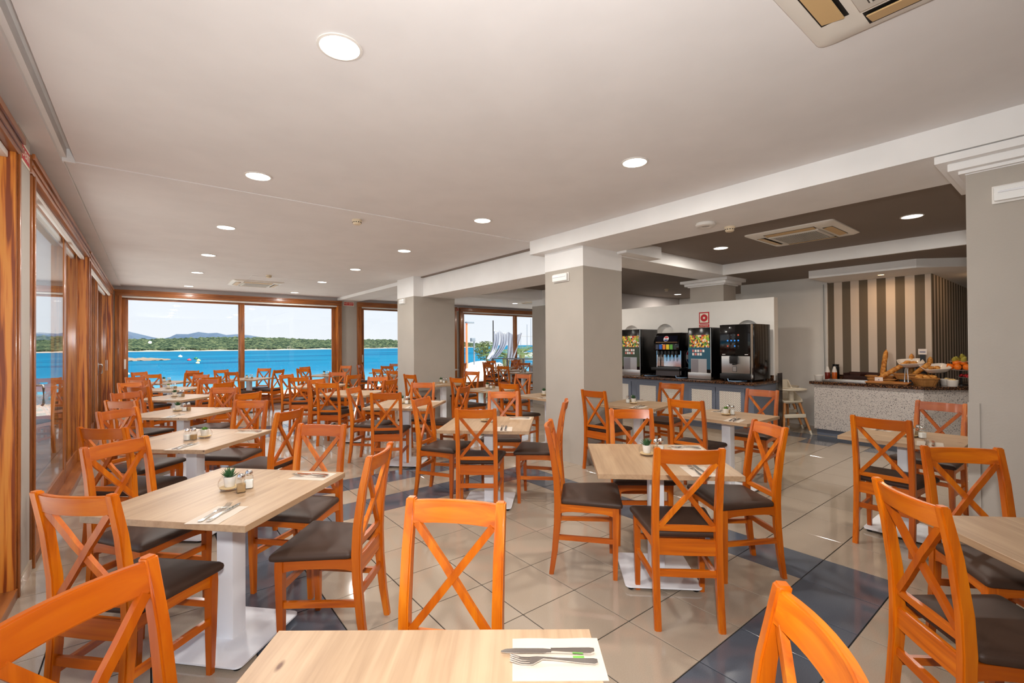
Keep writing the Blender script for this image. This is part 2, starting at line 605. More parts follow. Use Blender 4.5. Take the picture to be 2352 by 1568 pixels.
# ------------------------------------------------------------------ walls
struct('wall_left', GREIGE, (-.95, -.7, -3.2, 13.6, 2.76, 2.85), (-.95, -.7, -3.2, .4, 0, 2.76), (-.95, -.7, 3.95, 4.45, 0, 2.76), (-.95, -.7, 7.95, 8.2, 0, 2.76), (-.95, -.7, 12.9, 13.6, 0, 2.76),
       (-.95, -.7, .4, 3.95, 0, .05), (-.95, -.7, 4.45, 7.95, 0, .05), (-.95, -.7, 8.2, 12.9, 0, .05),
       (-.7, -.622, 4.0, 4.36, 0, 2.84), (-.7, -.622, 8.03, 8.12, 0, 2.84), label='greige window wall on the left')
struct('baseboard_left', TILE_L, (-.622, -.61, 4.0, 4.36, 0, .08), label='tile skirting at the left pier')
struct('wall_back', GREIGE, (-.95, -.5, YB, 13.6, 0, 2.62), (4.2, 4.86, YB, 13.6, 0, 2.62), (8.02, 8.36, YB, 13.6, 0, 2.62), (12.3, 12.8, YB, 13.6, 0, 2.62), (-.95, 12.8, YB, 13.6, 2.62, 2.76),
       (-.5, 4.2, YB, 13.6, 0, .05), (4.86, 8.02, YB, 13.6, 0, .05), (8.36, 12.3, YB, 13.6, 0, .05), label='back wall with the sea view windows')
struct('trim_9', LILAC, (-.95, 12.8, YB - .005, 13.6, 2.76, 2.85), label='pale lintel band above the back windows')
struct('wall_right', WHITEWALL, (12.6, 12.8, -3.2, 13.6, 0, 2.85), label='right end wall')
struct('wall_behind', GREIGE, (-.95, 12.8, -3.4, -3.2, 0, 2.85), label='wall behind the viewer')
struct('wall_far', LILAC, (9.0, 12.6, 7.75, 7.87, 0, 2.83), label='pale grey wall far behind the drinks counter')
struct('wall_panel', WHITEWALL, (9.3, 9.42, 2.867, 4.36, 0, 2.64), label='glossy white wall behind the high chairs')
struct('wall_striped', STRIPE_Y, (9.3, 9.42, 1.51, 2.867, 0, 2.55), label='wall with vertical brown and cream stripes')
struct('wall_striped_side', STRIPE_X, (9.3, 12.6, 1.498, 1.51, 0, 2.55), label='striped side wall of the kitchen passage')
struct('trim_10', WHITE_PL, (9.27, 9.3, 2.86, 2.885, 0, 2.5), label='white edge strip beside the stripes')

# drinks half wall with arched niches
bm = bm_new()
box(bm, 7.83, 7.97, 3.15, 7.6, 0, 2.215)
hw = ob('wall_half', mesh('wall_half', bm, WHITEWALL))
tag(hw, 'white half wall with arched niches behind the drinks machines', kind='structure')
cut = bm_new()
for y in (3.57, 5.13, 5.92):
    cyl(cut, (7.7, y, 1.67), (7.91, y, 1.67), .195, n=32)
    box(cut, 7.7, 7.91, y - .195, y + .195, 1.3, 1.67)
co = ob('cutter', mesh('cutter', cut, WHITEWALL))
# unite then cut through the evaluated mesh
md = hw.modifiers.new('niches', 'BOOLEAN')
md.object = co
md.solver = 'EXACT'
md.use_self = True
bpy.context.view_layer.update()
me = bpy.data.meshes.new_from_object(hw.evaluated_get(bpy.context.evaluated_depsgraph_get()))
hw.modifiers.clear()
hw.data = me
bpy.data.objects.remove(co)

# ------------------------------------------------------------------ windows (local x along the wall, y outward)
def window(n, label, loc, rz, x0, x1, head, sashes, cwl=.10, casing_l=True, casing_r=True, hand=()):
    w = ob('window_%d' % n, None, None, loc, rz)
    tag(w, label, kind='structure')
    cw = .10
    ztop = head - .0
    B('casing', PINE_X, (x0 - cw, x1 + cw, -.09, .0, head - .005, head + .12), w, .006)
    B('casing', PINE_X, (x0 - cw - .01, x1 + cw + .01, -.105, -.09, head + .085, head + .125), w, .004)
    B('casing', PINE_X, (x0 - cw, x1 + cw, -.1, -.09, head + .03, head + .05), w, .003)
    if casing_l:
        B('casing', PINE_V, (x0 - cwl, x0, -.085, 0, 0, head - .005), w, .006)
        B('casing', PINE_V, (x0 - .035, x0 - .005, -.097, -.085, 0, head - .005), w, .004)
    if casing_r:
        B('casing', PINE_V, (x1, x1 + cw, -.085, 0, 0, head - .005), w, .006)
        B('casing', PINE_V, (x1 + .005, x1 + .035, -.097, -.085, 0, head - .005), w, .004)
    B('jamb', PINE_B, (x0, x0 + .02, -.08, .25, .05, head + .1), w)
    B('jamb', PINE_B, (x1 - .02, x1, -.08, .25, .05, head + .1), w)
    B('sill', PINE_X, (x0, x1, -.09, .25, 0, .06), w, .004)
    B('blind_rail', WHITE_PL, (x0 + .02, x1 - .02, -.05, -.015, head - .045, head - .005), w, .006)
    for (a, b, yd, zt) in sashes:
        st, top, bot = .105, .09, .15
        z0, z1 = .06, zt
        B('stile', PINE_V, (a, a + st, yd, yd + .04, z0, z1), w, .004)
        B('stile', PINE_V, (b - st, b, yd, yd + .04, z0, z1), w, .004)
        B('rail', PINE_X, (a + st, b - st, yd, yd + .04, z0, z0 + bot), w, .004)
        B('rail', PINE_X, (a + st, b - st, yd, yd + .04, z1 - top, z1), w, .004)
        bm = bm_new()
        box(bm, a + st - .01, b - st + .01, yd + .006, yd + .011, z0 + bot - .01, z1 - top + .01)
        ob('pane', mesh('pane', bm, PANE), w)
    for (hx, yd, lev) in hand:
        bm = bm_new()
        box(bm, hx - .018, hx + .018, yd - .008, yd, 1.0, 1.22)
        bev(bm, .004, 1)
        if lev:
            tube(bm, [(hx, yd, 1.19), (hx, yd - .05, 1.19), (hx + .0, yd - .055, 1.17), (hx + .0, yd - .055, 1.05), (hx, yd - .045, 1.03)], .009)
        ob('handle', mesh('handle', bm, WHITE_PL if not lev else STEEL, 40), w)
    return w
window(1, 'sliding pine window nearest the viewer on the left', (XW, 0, 0), PI / 2, .4, 3.95, 2.64, [(.42, 2.3, .05, 2.7), (2.2, 3.93, .11, 2.7)])
window(2, 'sliding pine window in the left wall behind the pier', (XW, 0, 0), PI / 2, 4.45, 7.95, 2.64, [(4.98, 6.78, .0, 2.76), (4.47, 5.0, .045, 2.76), (6.76, 7.93, .005, 2.76)], cwl=.06, hand=((5.05, .0, True),))
window(3, 'far sliding pine window in the left wall', (XW, 0, 0), PI / 2, 8.2, 12.9, 2.62, [(8.22, 10.7, .045, 2.74), (10.6, 12.88, .0, 2.74)], hand=((10.66, .0, True), (12.8, .0, False)))
window(4, 'wide two pane pine window facing the sea', (0, YB, 0), 0, -.5, 4.2, 2.635, [(-.48, 1.9, .03, 2.635), (1.77, 4.18, .09, 2.635)], hand=((-.43, .03, False),))
window(5, 'pine window left of the far greige pillar', (0, YB, 0), 0, 4.86, 8.02, 2.635, [(4.88, 6.5, .03, 2.635), (6.4, 8.0, .09, 2.635)], hand=((4.94, .03, False),))
window(6, 'pine window between the pillars with the terrace view', (0, YB, 0), 0, 8.36, 12.3, 2.635, [(8.38, 10.82, .03, 2.635), (10.69, 12.28, .09, 2.635)])
# little ring stickers on the panes
for x, z, lab in ((.62, 1.44, 'left'), (2.95, 1.44, 'right'), (5.75, 1.44, 'third')):
    bm = bm_new()
    for k in range(20):
        a0, a1 = 2 * PI * k / 20 * .85, 2 * PI * (k + 1) / 20 * .85
        vs = [bm.verts.new((x + rr * math.cos(t), YB + .045, z + rr * math.sin(t))) for t, rr in ((a0, .045), (a1, .045), (a1, .037), (a0, .037))]
        bm.faces.new(vs)
    o = ob('window_sticker', mesh('window_sticker', bm, WHITE_PL))
    tag(o, {'left': 'small white ring sticker on the left pane of the wide sea window', 'right': 'small white ring sticker on the right pane of the wide sea window', 'third': 'small white ring sticker on the pane beside the far greige pillar'}[lab], 'sticker', 'safety stickers on the panes')

# ------------------------------------------------------------------ ceiling fittings
EMI = mat('lamp_lens', (1, 1, 1, 1), .4, emit=(1, .95, .88, 1), estr=9)
def make_downlight():
    r = thing('downlight', '', 'lamp')
    bm = bm_new()
    lathe(bm, [(.088, 0), (.1, -.001), (.1, -.006), (.088, -.008)], 28, cap0=False, cap1=False)
    ob('trim_ring', mesh('trim_ring', bm, WHITE_PL, 40), r)
    bm = bm_new()
    lathe(bm, [(.0881, -.003), (.06, -.004), (.0005, -.0045)], 28, cap0=False)
    ob('lens', mesh('lens', bm, EMI), r)
    d = bpy.data.lights.new('bulb', 'AREA')
    d.shape = 'DISK'
    d.size = .16
    d.energy = LAMP_W
    d.color = (1, .95, .88)
    l = ob('bulb', d, r, (0, 0, -.012))
    return r
DL = make_downlight()
DIM = bpy.data.lights['bulb'].copy()          # the lamps of the buffet bay
DIM.energy = LAMP_W * 1.1
DIM.color = (1, .92, .82)
first = True
ORD = ['first', 'second', 'third', 'fourth', 'fifth', 'sixth', 'seventh', 'eighth']
spots = []
for i, y in enumerate((.12, 2.14, 4.17, 6.155, 8.16, 10.18, 12.55)):
    z = 2.857 if y < 4.66 else ZC
    if i:
        spots.append((.69, y, z, 'round ceiling downlight, %s from the viewer in the left row' % ORD[i - 1]))
        spots.append((2.89, y, z, 'round ceiling downlight, %s from the viewer in the right row' % ORD[i - 1]))
spots += [(6.25, 3.2, 2.81, 'round downlight left of the air conditioner in the buffet bay'), (6.33, 1.17, 2.81, 'round downlight right of the air conditioner in the buffet bay'),
          (6.3, -.9, 2.81, 'round downlight in the buffet bay behind the right pillar'),
          (11.3, 7.0, 2.83, 'round downlight on the dark ceiling above the drinks half wall'),
          (9.3, 11.6, 2.83, 'round downlight in front of the terrace view window'), (6.5, 6.2, 2.83, 'round downlight between the drinks wall and the far pillar')]
for x, y, z, lab in spots:
    if first:
        DL.location = (x, y, z)
        DL['label'] = lab
        DL['group'] = 'ceiling downlights'
        first = False
    else:
        r = dup(DL, (x, y, z), 0, lab, 'ceiling downlights')
        if x > 5:
            for ch in r.children:
                if ch.type == 'LIGHT':
                    ch.data = DIM
# small warm spot in the buffet soffit
sp = thing('soffit_spot', 'small warm spotlight in the soffit above the bread counter', 'lamp', (8.80, 2.0, 2.516))
bm = bm_new()
lathe(bm, [(.045, 0), (.05, -.004), (.04, -.006)], 20, cap0=False, cap1=False)
ob('trim_ring', mesh('trim_ring', bm, WHITE_PL, 40), sp)
bm = bm_new()
lathe(bm, [(.04, -.004), (.0005, -.004)], 20, cap0=False)
ob('lens', mesh('lens', bm, mat('warm_lens', (1, .8, .5, 1), .4, emit=(1, .7, .35, 1), estr=6)), sp)
d = bpy.data.lights.new('bulb', 'AREA')
d.shape = 'DISK'; d.size = .08; d.energy = 5; d.color = (1, .62, .32)
ob('bulb', d, sp, (0, 0, -.01))
d = bpy.data.lights.new('passage_bulb', 'POINT')
sp2 = thing('passage_spot', 'warm lamp inside the dark kitchen passage', 'lamp', (9.9, .9, 2.5))
bm = bm_new()
lathe(bm, [(.0005, .016), (.045, .012), (.05, 0), (.0005, -.012)], 16, cap0=False, cap1=False)
ob('lens', mesh('lens', bm, MATS['warm_lens'], 40), sp2)
d.energy = 2; d.color = (1, .58, .28); d.shadow_soft_size = .05
ob('bulb', d, sp2, (0, 0, -.08))

def ac_unit(label, x, y, z, rz=0):
    r = thing('air_conditioner', label, 'air conditioner', (x, y, z), rz, 'ceiling cassette air conditioners')
    bm = bm_new()
    h = .475
    def rr(q, zz, rad):
        pts = []
        for cx_, cy_, a0 in ((q - rad, q - rad, 0), (-q + rad, q - rad, PI / 2), (-q + rad, -q + rad, PI), (q - rad, -q + rad, 3 * PI / 2)):
            for k in range(5):
                t = a0 + PI / 2 * k / 4
                pts.append((cx_ + rad * math.cos(t), cy_ + rad * math.sin(t), zz))
        return pts
    loft(bm, [rr(h, 0, .04), rr(h, -.012, .04), rr(h - .03, -.028, .05), rr(h - .1, -.034, .05)], True)
    ob('housing', mesh('housing', bm, mat('ac_plastic', S(232, 226, 216), .4), 35), r)
    for k in range(4):
        M = Matrix.Rotation(PI / 2 * k, 4, 'Z')
        B('louvre_slot', BLACK_MAT, (-.27, .27, .305, .405, -.0345, -.030), r, M=M)
        bm = bm_new()
        box(bm, -.262, .262, -.043, .043, -.003, .003)
        bev(bm, .003, 1)
        bmesh.ops.transform(bm, matrix=M @ Matrix.Translation((0, .360, -.038)) @ Matrix.Rotation(.16, 4, 'X'), verts=bm.verts[:])
        ob('louvre', mesh('louvre', bm, mat('ac_flap', S(206, 172, 122), .45)), r)
    gp = B('grille', mat('ac_grille_panel', S(214, 208, 198), .45), (-.27, .27, -.27, .27, -.05, -.034), r, .01)
    B('intake', mat('ac_intake', S(70, 66, 60), .8), (-.23, .23, -.23, .23, -.0515, -.0495), gp)
    sm = None
    for k in range(24):
        y_ = -.22 + .44 * k / 23
        if sm is None:
            bm = bm_new()
            box(bm, -.23, .23, -.0035, .0035, -.056, -.0515)
            sm = mesh('slat', bm, MATS['ac_grille_panel'])
        ob('slat', sm, gp, (0, y_, 0))
    return r
ac_unit('ceiling cassette air conditioner cut off by the top edge', 1.985, .30, 2.857)
ac_unit('ceiling cassette air conditioner in the dark bay before the buffet', 6.24, 2.19, 2.81)
ac_unit('ceiling cassette air conditioner near the wide sea window', 1.80, 11.2, ZC)
ac_unit('ceiling cassette air conditioner by the slim far pillar', 9.6, 10.9, 2.83)
# access hatch by the far unit
struct('trim_11', CEIL, (1.55, 2.75, 10.0, 10.55, ZC - .004, ZC + .01), label='flush ceiling hatch beside the far air conditioner')
def detector(label, x, y, z, m=CREAM_PL):
    r = thing('smoke_detector', label, 'smoke detector', (x, y, z), 0, 'ceiling smoke detectors')
    bm = bm_new()
    lathe(bm, [(.05, 0), (.052, -.012), (.05, -.018), (.046, -.034), (.036, -.05), (.02, -.054), (.0005, -.054)], 24, cap1=False)
    ob('body', mesh('body', bm, m, 40), r)
    bm = bm_new()
    for k in range(12):
        t = 2 * PI * k / 12
        box(bm, .045, .049, -.006, .006, -.034, -.026, Matrix.Rotation(t, 4, 'Z'))
    ob('vents', mesh('vents', bm, BLACK_MAT), r)
detector('cream smoke detector just beyond the ceiling joint line', 1.775, 4.956, ZC)
detector('cream smoke detector above the far air conditioner', 1.80, 9.81, ZC)
detector('cream smoke detector on the long right beam', 4.70, 2.31, 2.68)
detector('cream smoke detector on the dark ceiling over the half wall', 10.0, 6.5, 2.83)
r = thing('ceiling_speaker', 'white disc speaker under the long right beam', 'speaker', (4.37, 2.39, 2.68))
bm = bm_new()
lathe(bm, [(.09, 0), (.095, -.01), (.092, -.026), (.08, -.034), (.05, -.036), (.04, -.03), (.0005, -.03)], 28, cap1=False)
ob('body', mesh('body', bm, WHITE_PL, 40), r)
bm = bm_new()
lathe(bm, [(.036, -.031), (.03, -.033), (.0005, -.033)], 20, cap0=False, cap1=False)
ob('centre', mesh('centre', bm, mat('grey_plastic', S(190, 186, 182), .5)), r)
def emergency(label, x, y, z, L=.28):
    r = thing('emergency_light', label, 'light', (x, y, z), 0, 'emergency lights on the pillars')
    B('housing', WHITE_PL, (-.012, 0, -L / 2, L / 2, -.055, .055), r, .004)
    B('diffuser', mat('frosted_plastic', S(240, 240, 238), .25), (-.045, -.012, -L / 2 + .01, L / 2 - .01, -.045, .045), r, .012)
    bm = bm_new()
    cyl(bm, (-.047, -L / 2 + .03, .008), (-.047, L / 2 - .03, .008), .006, n=10)
    ob('tube', mesh('tube', bm, WHITE_METAL, 40), r)
emergency('white emergency light on the thick pillar', 4.132, 4.2, 2.33)
emergency('white emergency light on the pillar near the back windows', 4.088, 8.78, 2.385, .24)
emergency('white emergency light on the right edge pillar', 4.128, .2, 2.385, .36)

# ------------------------------------------------------------------ signs
RED = mat('sign_red', S(196, 22, 34), .5)
SIGNW = mat('sign_cream', S(240, 234, 214), .5)
def no_exit(label, M):
    r = thing('no_exit_sign', label, 'sign')
    r.matrix_world = M
    B('plate', SIGNW, (-.15, .15, -.06, .06, 0, .003), r)
    B('red_field', RED, (-.137, .137, -.045, .045, .003, .004), r)
    text('lettering', 'NO EXIT', SIGNW, .068, r, Matrix.Translation((0, 0, .0045)) @ Matrix.Diagonal((.95, 1, 1, 1)))
no_exit('red NO EXIT sign on the pier between the back windows', face_negy(4.53, YB - .001, 2.70))
no_exit('red NO EXIT sign half hidden behind the far pillar', face_negy(8.10, YB - .001, 2.70))
no_exit('red NO EXIT sign on the left wall pier', Matrix.Translation((-.6215, 4.18, 2.70)) @ Matrix(((0, 0, 1, 0), (1, 0, 0, 0), (0, 1, 0, 0), (0, 0, 0, 1))))
r = thing('fire_alarm_sign', 'red and white fire alarm button sign on the half wall', 'sign')
r.matrix_world = face_negx(7.829, 4.327, 1.94)
B('plate', RED, (-.096, .096, -.104, .104, 0, .003), r)
B('white_field', SIGNW, (-.078, .078, -.084, .084, .003, .004), r)
bm = bm_new(); lathe(bm, [(.066, .004), (.066, .005), (.0005, .005)], 32, cap1=False)
ob('red_disc', mesh('red_disc', bm, RED), r)
bm = bm_new(); lathe(bm, [(.021, .005), (.021, .006), (.0005, .006)], 24, cap1=False)
ob('white_dot', mesh('white_dot', bm, SIGNW), r)
r = thing('fire_alarm_text_sign', 'red sign reading PULSADOR DE ALARMA below the alarm symbol', 'sign')
r.matrix_world = face_negx(7.829, 4.327, 1.785)
B('plate', RED, (-.096, .096, -.04, .04, 0, .003), r)
text('lettering', 'PULSADOR\nDE ALARMA', SIGNW, .036, r, Matrix.Translation((0, 0, .004)) @ Matrix.Diagonal((.88, .9, 1, 1)))
# ------------------------------------------------------------------ chairs (local: x right, y forward, z up; rear of the back at y = -.25)
PROF = [(0, -.222, .030), (.15, -.199, .037), (.33, -.182, .043), (.47, -.178, .045), (.6, -.184, .042), (.78, -.209, .037), (.945, -.245, .031)]
def yb(z):
    for (z0, y0, d0), (z1, y1, d1) in zip(PROF[:-1], PROF[1:]):
        if z <= z1:
            t = (z - z0) / (z1 - z0)
            t = max(0, min(1, t))
            return y0 + (y1 - y0) * t
    return PROF[-1][1]
def chair_parts():
    P = []
    for sx_ in (-1, 1):
        bm = bm_new()
        rings = []
        for z, y, d in PROF:
            x = sx_ * .1605
            w = .0175 if z < .9 else .0165
            rings.append([(x - w, y - d / 2, z), (x + w, y - d / 2, z), (x + w, y + d / 2, z), (x - w, y + d / 2, z)])
        loft(bm, rings)
        bmesh.ops.bevel(bm, geom=[e_ for e_ in bm.edges if abs(e_.verts[0].co.z - e_.verts[1].co.z) > .02 or e_.verts[0].co.z > .94], offset=.005, segments=2, affect='EDGES')
        P.append(('back_leg', mesh('back_leg', bm, WV, 40)))
        bm = bm_new()
        rings = []
        for z, w, dy in ((0, .0135, .006), (.22, .0165, .003), (.41, .019, 0), (.452, .019, 0)):
            x, y = sx_ * (.188), .185 - dy
            rings.append([(x - w, y - w, z), (x + w, y - w, z), (x + w, y + w, z), (x - w, y + w, z)])
        loft(bm, rings)
        bmesh.ops.bevel(bm, geom=[e_ for e_ in bm.edges if abs(e_.verts[0].co.z - e_.verts[1].co.z) > .02], offset=.0035, segments=2, affect='EDGES')
        P.append(('leg', mesh('leg', bm, WV, 40)))
    def arc_rail(z0, z1, bow, th, n=8, xw=.145):
        bm = bm_new()
        rings = []
        for i in range(n + 1):
            x = -xw + 2 * xw * i / n
            k = bow * (1 - (x / xw) ** 2)
            rings.append([(x, yb(z0) - th / 2 - k, z0), (x, yb(z0) + th / 2 - k, z0), (x, yb(z1) + th / 2 - k, z1), (x, yb(z1) - th / 2 - k, z1)])
        loft(bm, rings)
        bmesh.ops.bevel(bm, geom=[e_ for e_ in bm.edges if abs(e_.verts[0].co.x - e_.verts[1].co.x) > .01], offset=.004, segments=2, affect='EDGES')
        return bm
    P.append(('top_rail', mesh('top_rail', arc_rail(.862, .936, .022, .022), WH, 40)))
    P.append(('cross_rail', mesh('cross_rail', arc_rail(.497, .527, .0, .02, 2), WH, 40)))
    P.append(('back_apron', mesh('back_apron', arc_rail(.372, .452, .0, .022, 2), WH, 40)))
    P.append(('stretcher', mesh('stretcher', arc_rail(.262, .298, .0, .018, 2), WH, 40)))
    # crossed braces
    for sgn in (-1, 1):
        bm = bm_new()
        rings = []
        za, zb_ = .865, .523
        n = 8
        dx, dz = .272, zb_ - za
        L = math.hypot(dx, dz)
        nx, nz = -dz / L, dx / L
        hw = .0125
        for i in range(n + 1):
            t = i / n
            x = sgn * (-.136 + .272 * t)
            z = za + dz * t
            y = yb(z) - .012 * math.sin(PI * t) * (1 if t < .5 else .7) + (.003 if sgn > 0 else -.003)
            px_, pz_ = sgn * nx * hw, nz * hw
            rings.append([(x - px_, y - .009, z - pz_), (x + px_, y - .009, z + pz_), (x + px_, y + .009, z + pz_), (x - px_, y + .009, z - pz_)])
        loft(bm, rings)
        P.append(('brace', mesh('brace', bm, WV, 40)))
    # front and side aprons
    def arched(p0, p1, th, z_end, z_mid, zt, n=8):
        bm = bm_new()
        p0, p1 = Vector(p0), Vector(p1)
        d = (p1 - p0).normalized()
        nrm = Vector((-d.y, d.x)) * th / 2
        rings = []
        for i in range(n + 1):
            t = i / n
            p = p0.lerp(p1, t)
            zb2 = z_end + (z_mid - z_end) * (1 - (2 * t - 1) ** 4)
            rings.append([(p.x - nrm.x, p.y - nrm.y, zb2), (p.x + nrm.x, p.y + nrm.y, zb2), (p.x + nrm.x, p.y + nrm.y, zt), (p.x - nrm.x, p.y - nrm.y, zt)])
        loft(bm, rings)
        return bm
    P.append(('apron', mesh('front_apron', arched((-.175, .187), (.175, .187), .02, .395, .41, .452), WH, 40)))
    for sx_ in (-1, 1):
        P.append(('apron', mesh('side_apron', arched((sx_ * .163, -.17), (sx_ * .188, .172), .02, .392, .408, .452), WD, 40)))
        P.append(('stretcher', mesh('side_stretcher', arched((sx_ * .162, -.185), (sx_ * .187, .172), .018, .222, .222, .252, 2), WD, 40)))
    P.append(('stretcher', mesh('front_stretcher', arched((-.175, .183), (.175, .183), .018, .30, .30, .33, 2), WH, 40)))
    # seat pad
    def outline(q, z):
        w0, w1, y0, y1 = .180 - q, .228 - q, -.158 + q, .228 - q
        cr = [(w1, y1), (-w1, y1), (-w0, y0), (w0, y0)]
        rad = .022
        pts = []
        for i in range(4):
            p = Vector(cr[i]); a = Vector(cr[i - 1]); b = Vector(cr[(i + 1) % 4])
            u, v = (a - p).normalized(), (b - p).normalized()
            for k in range(7):
                t = k / 6
                e0, e1 = p + u * rad, p + v * rad
                pts.append(((1 - t) ** 2 * e0 + 2 * t * (1 - t) * p + t * t * e1).to_3d() + Vector((0, 0, z)))
        return pts
    bm = bm_new()
    loft(bm, [outline(.01, .452), outline(.002, .458), outline(0, .468), outline(.002, .478), outline(.01, .487), outline(.03, .494), outline(.07, .498), outline(.12, .500)])
    P.append(('seat', mesh('seat', bm, LEATHER, 60)))
    return P
CP = chair_parts()
def chair(x, y, face, label, group):
    """x, y: middle of the top rail; face: direction the sitter looks, degrees from +X."""
    t = math.radians(face)
    loc = (x + .245 * math.cos(t), y + .245 * math.sin(t), 0)
    r = thing('dining_chair', label, 'chair', loc, t - PI / 2, group)
    for n, me in CP:
        ob(n, me, r)
    return r

# ------------------------------------------------------------------ tables
ZT = .745
def table_parts(w):
    P = []
    bm = bm_new()
    box(bm, -w / 2, w / 2, -w / 2, w / 2, ZT - .029, ZT)
    bev(bm, .0015, 1)
    P.append(('table_top', mesh('table_top', bm, OAK)))
    bm = bm_new()
    box(bm, -.045, .045, -.045, .045, .02, ZT - .034)
    bev(bm, .006, 2)
    P.append(('column', mesh('column', bm, WHITE_METAL, 40)))
    bm = bm_new()
    box(bm, -.16, .16, -.16, .16, ZT - .034, ZT - .029)
    P.append(('mounting_plate', mesh('mounting_plate', bm, WHITE_METAL)))
    bm = bm_new()
    q, rad = .225, .03
    poly = []
    for cx_, cy_, a0 in ((q - rad, q - rad, 0), (-q + rad, q - rad, PI / 2), (-q + rad, -q + rad, PI), (q - rad, -q + rad, 3 * PI / 2)):
        for k in range(5):
            t = a0 + PI / 2 * k / 4
            poly.append((cx_ + rad * math.cos(t), cy_ + rad * math.sin(t)))
    prism(bm, poly, .02, .029)
    P.append(('base_plate', mesh('base_plate', bm, WHITE_METAL)))
    for sx_ in (-1, 1):
        for sy_ in (-1, 1):
            bm = bm_new()
            lathe(bm, [(.016, 0), (.018, .003), (.018, .010), (.008, .012), (.006, .021)], 12, (sx_ * .19, sy_ * .19, 0))
            P.append(('foot', mesh('foot', bm, BLACK, 40)))
    return P
TP = {.8: table_parts(.8), .7: table_parts(.7)}
# --- things on the tables
def leafset(bm, n, L, w, z, spread):
    for k in range(n):
        t = 2 * PI * k / n * 2.4 + .3
        el = spread * (.25 + .75 * ((k * 7) % n) / n)
        d = Vector((math.cos(t) * math.sin(el), math.sin(t) * math.sin(el), math.cos(el)))
        q = d.to_track_quat('Z', 'Y')
        b0 = Vector((0, 0, z))
        ring = [b0 + d * .004 + q @ Vector(v) * w for v in ((1, 0, 0), (0, .35, 0), (-1, 0, 0), (0, -.35, 0))]
        ring2 = [b0 + d * L * .5 + q @ Vector(v) * w * 1.25 for v in ((1, 0, 0), (0, .35, 0), (-1, 0, 0), (0, -.35, 0))]
        a = [bm.verts.new(p) for p in ring]; b = [bm.verts.new(p) for p in ring2]; tip = bm.verts.new(b0 + d * L)
        for i in range(4):
            bm.faces.new((a[i], a[(i + 1) % 4], b[(i + 1) % 4], b[i]))
            bm.faces.new((b[i], b[(i + 1) % 4], tip))
GREEN = [mat('succulent_dark', S(44, 84, 46), .5), mat('succulent_bright', S(84, 132, 34), .5)]
def pot_parts(kind):
    P = []
    bm = bm_new()
    lathe(bm, [(.028, .001), (.044, .008), (.053, .028), (.052, .045), (.042, .062), (.033, .070), (.036, .076)], 24, cap1=False)
    P.append(('glass_bowl', mesh('glass_bowl', bm, GLASSY, 60)))
    bm = bm_new()
    lathe(bm, [(.026, .004), (.045, .012), (.046, .016), (.0005, .018)], 20, cap1=False)
    P.append(('sand', mesh('sand', bm, mat('sand_fill', S(206, 176, 130), .9))))
    bm = bm_new()
    lathe(bm, [(.020, .016), (.024, .02), (.029, .066), (.0295, .068), (.026, .068), (.025, .060), (.0005, .060)], 20, cap1=False)
    P.append(('white_pot', mesh('white_pot', bm, PORC, 40)))
    bm = bm_new()
    if kind == 0:
        leafset(bm, 18, .06, .006, .058, 1.05)
    else:
        leafset(bm, 34, .034, .006, .058, 1.35)
    P.append(('succulent', mesh('succulent', bm, GREEN[kind])))
    return P
PP = [pot_parts(0), pot_parts(1)]
def shaker_parts(fillc, name):
    P = []
    def sq(q, z, rad):
        pts = []
        for cx_, cy_, a0 in ((q - rad, q - rad, 0), (-q + rad, q - rad, PI / 2), (-q + rad, -q + rad, PI), (q - rad, -q + rad, 3 * PI / 2)):
            for k in range(4):
                t = a0 + PI / 2 * k / 3
                pts.append((cx_ + rad * math.cos(t), cy_ + rad * math.sin(t), z))
        return pts
    bm = bm_new()
    loft(bm, [sq(.018, 0, .006), sq(.0205, .003, .008), sq(.0205, .05, .008), sq(.018, .062, .010), sq(.0145, .068, .0140), sq(.0145, .074, .0140)])
    P.append(('jar', mesh('jar', bm, GLASSY, 40)))
    bm = bm_new()
    loft(bm, [sq(.0165, .004, .006), sq(.0185, .006, .007), sq(.0185, .042, .007)])
    P.append(('filling', mesh('filling', bm, mat(name, fillc, .9))))
    bm = bm_new()
    lathe(bm, [(.0165, .069), (.0175, .071), (.0175, .080), (.0155, .088), (.009, .094), (.0005, .0955)], 20, cap1=False)
    P.append(('lid', mesh('lid', bm, CHROME, 40)))
    return P
SALT = shaker_parts(S(238, 236, 230), 'salt_grains')
PEPPER = shaker_parts(S(166, 132, 88), 'pepper_grains')
def place(parts, name, label, cat, x, y, z, rz=0, group=None):
    r = thing(name, label, cat, (x, y, z), rz, group)
    for n, me in parts:
        ob(n, me, r)
    return r
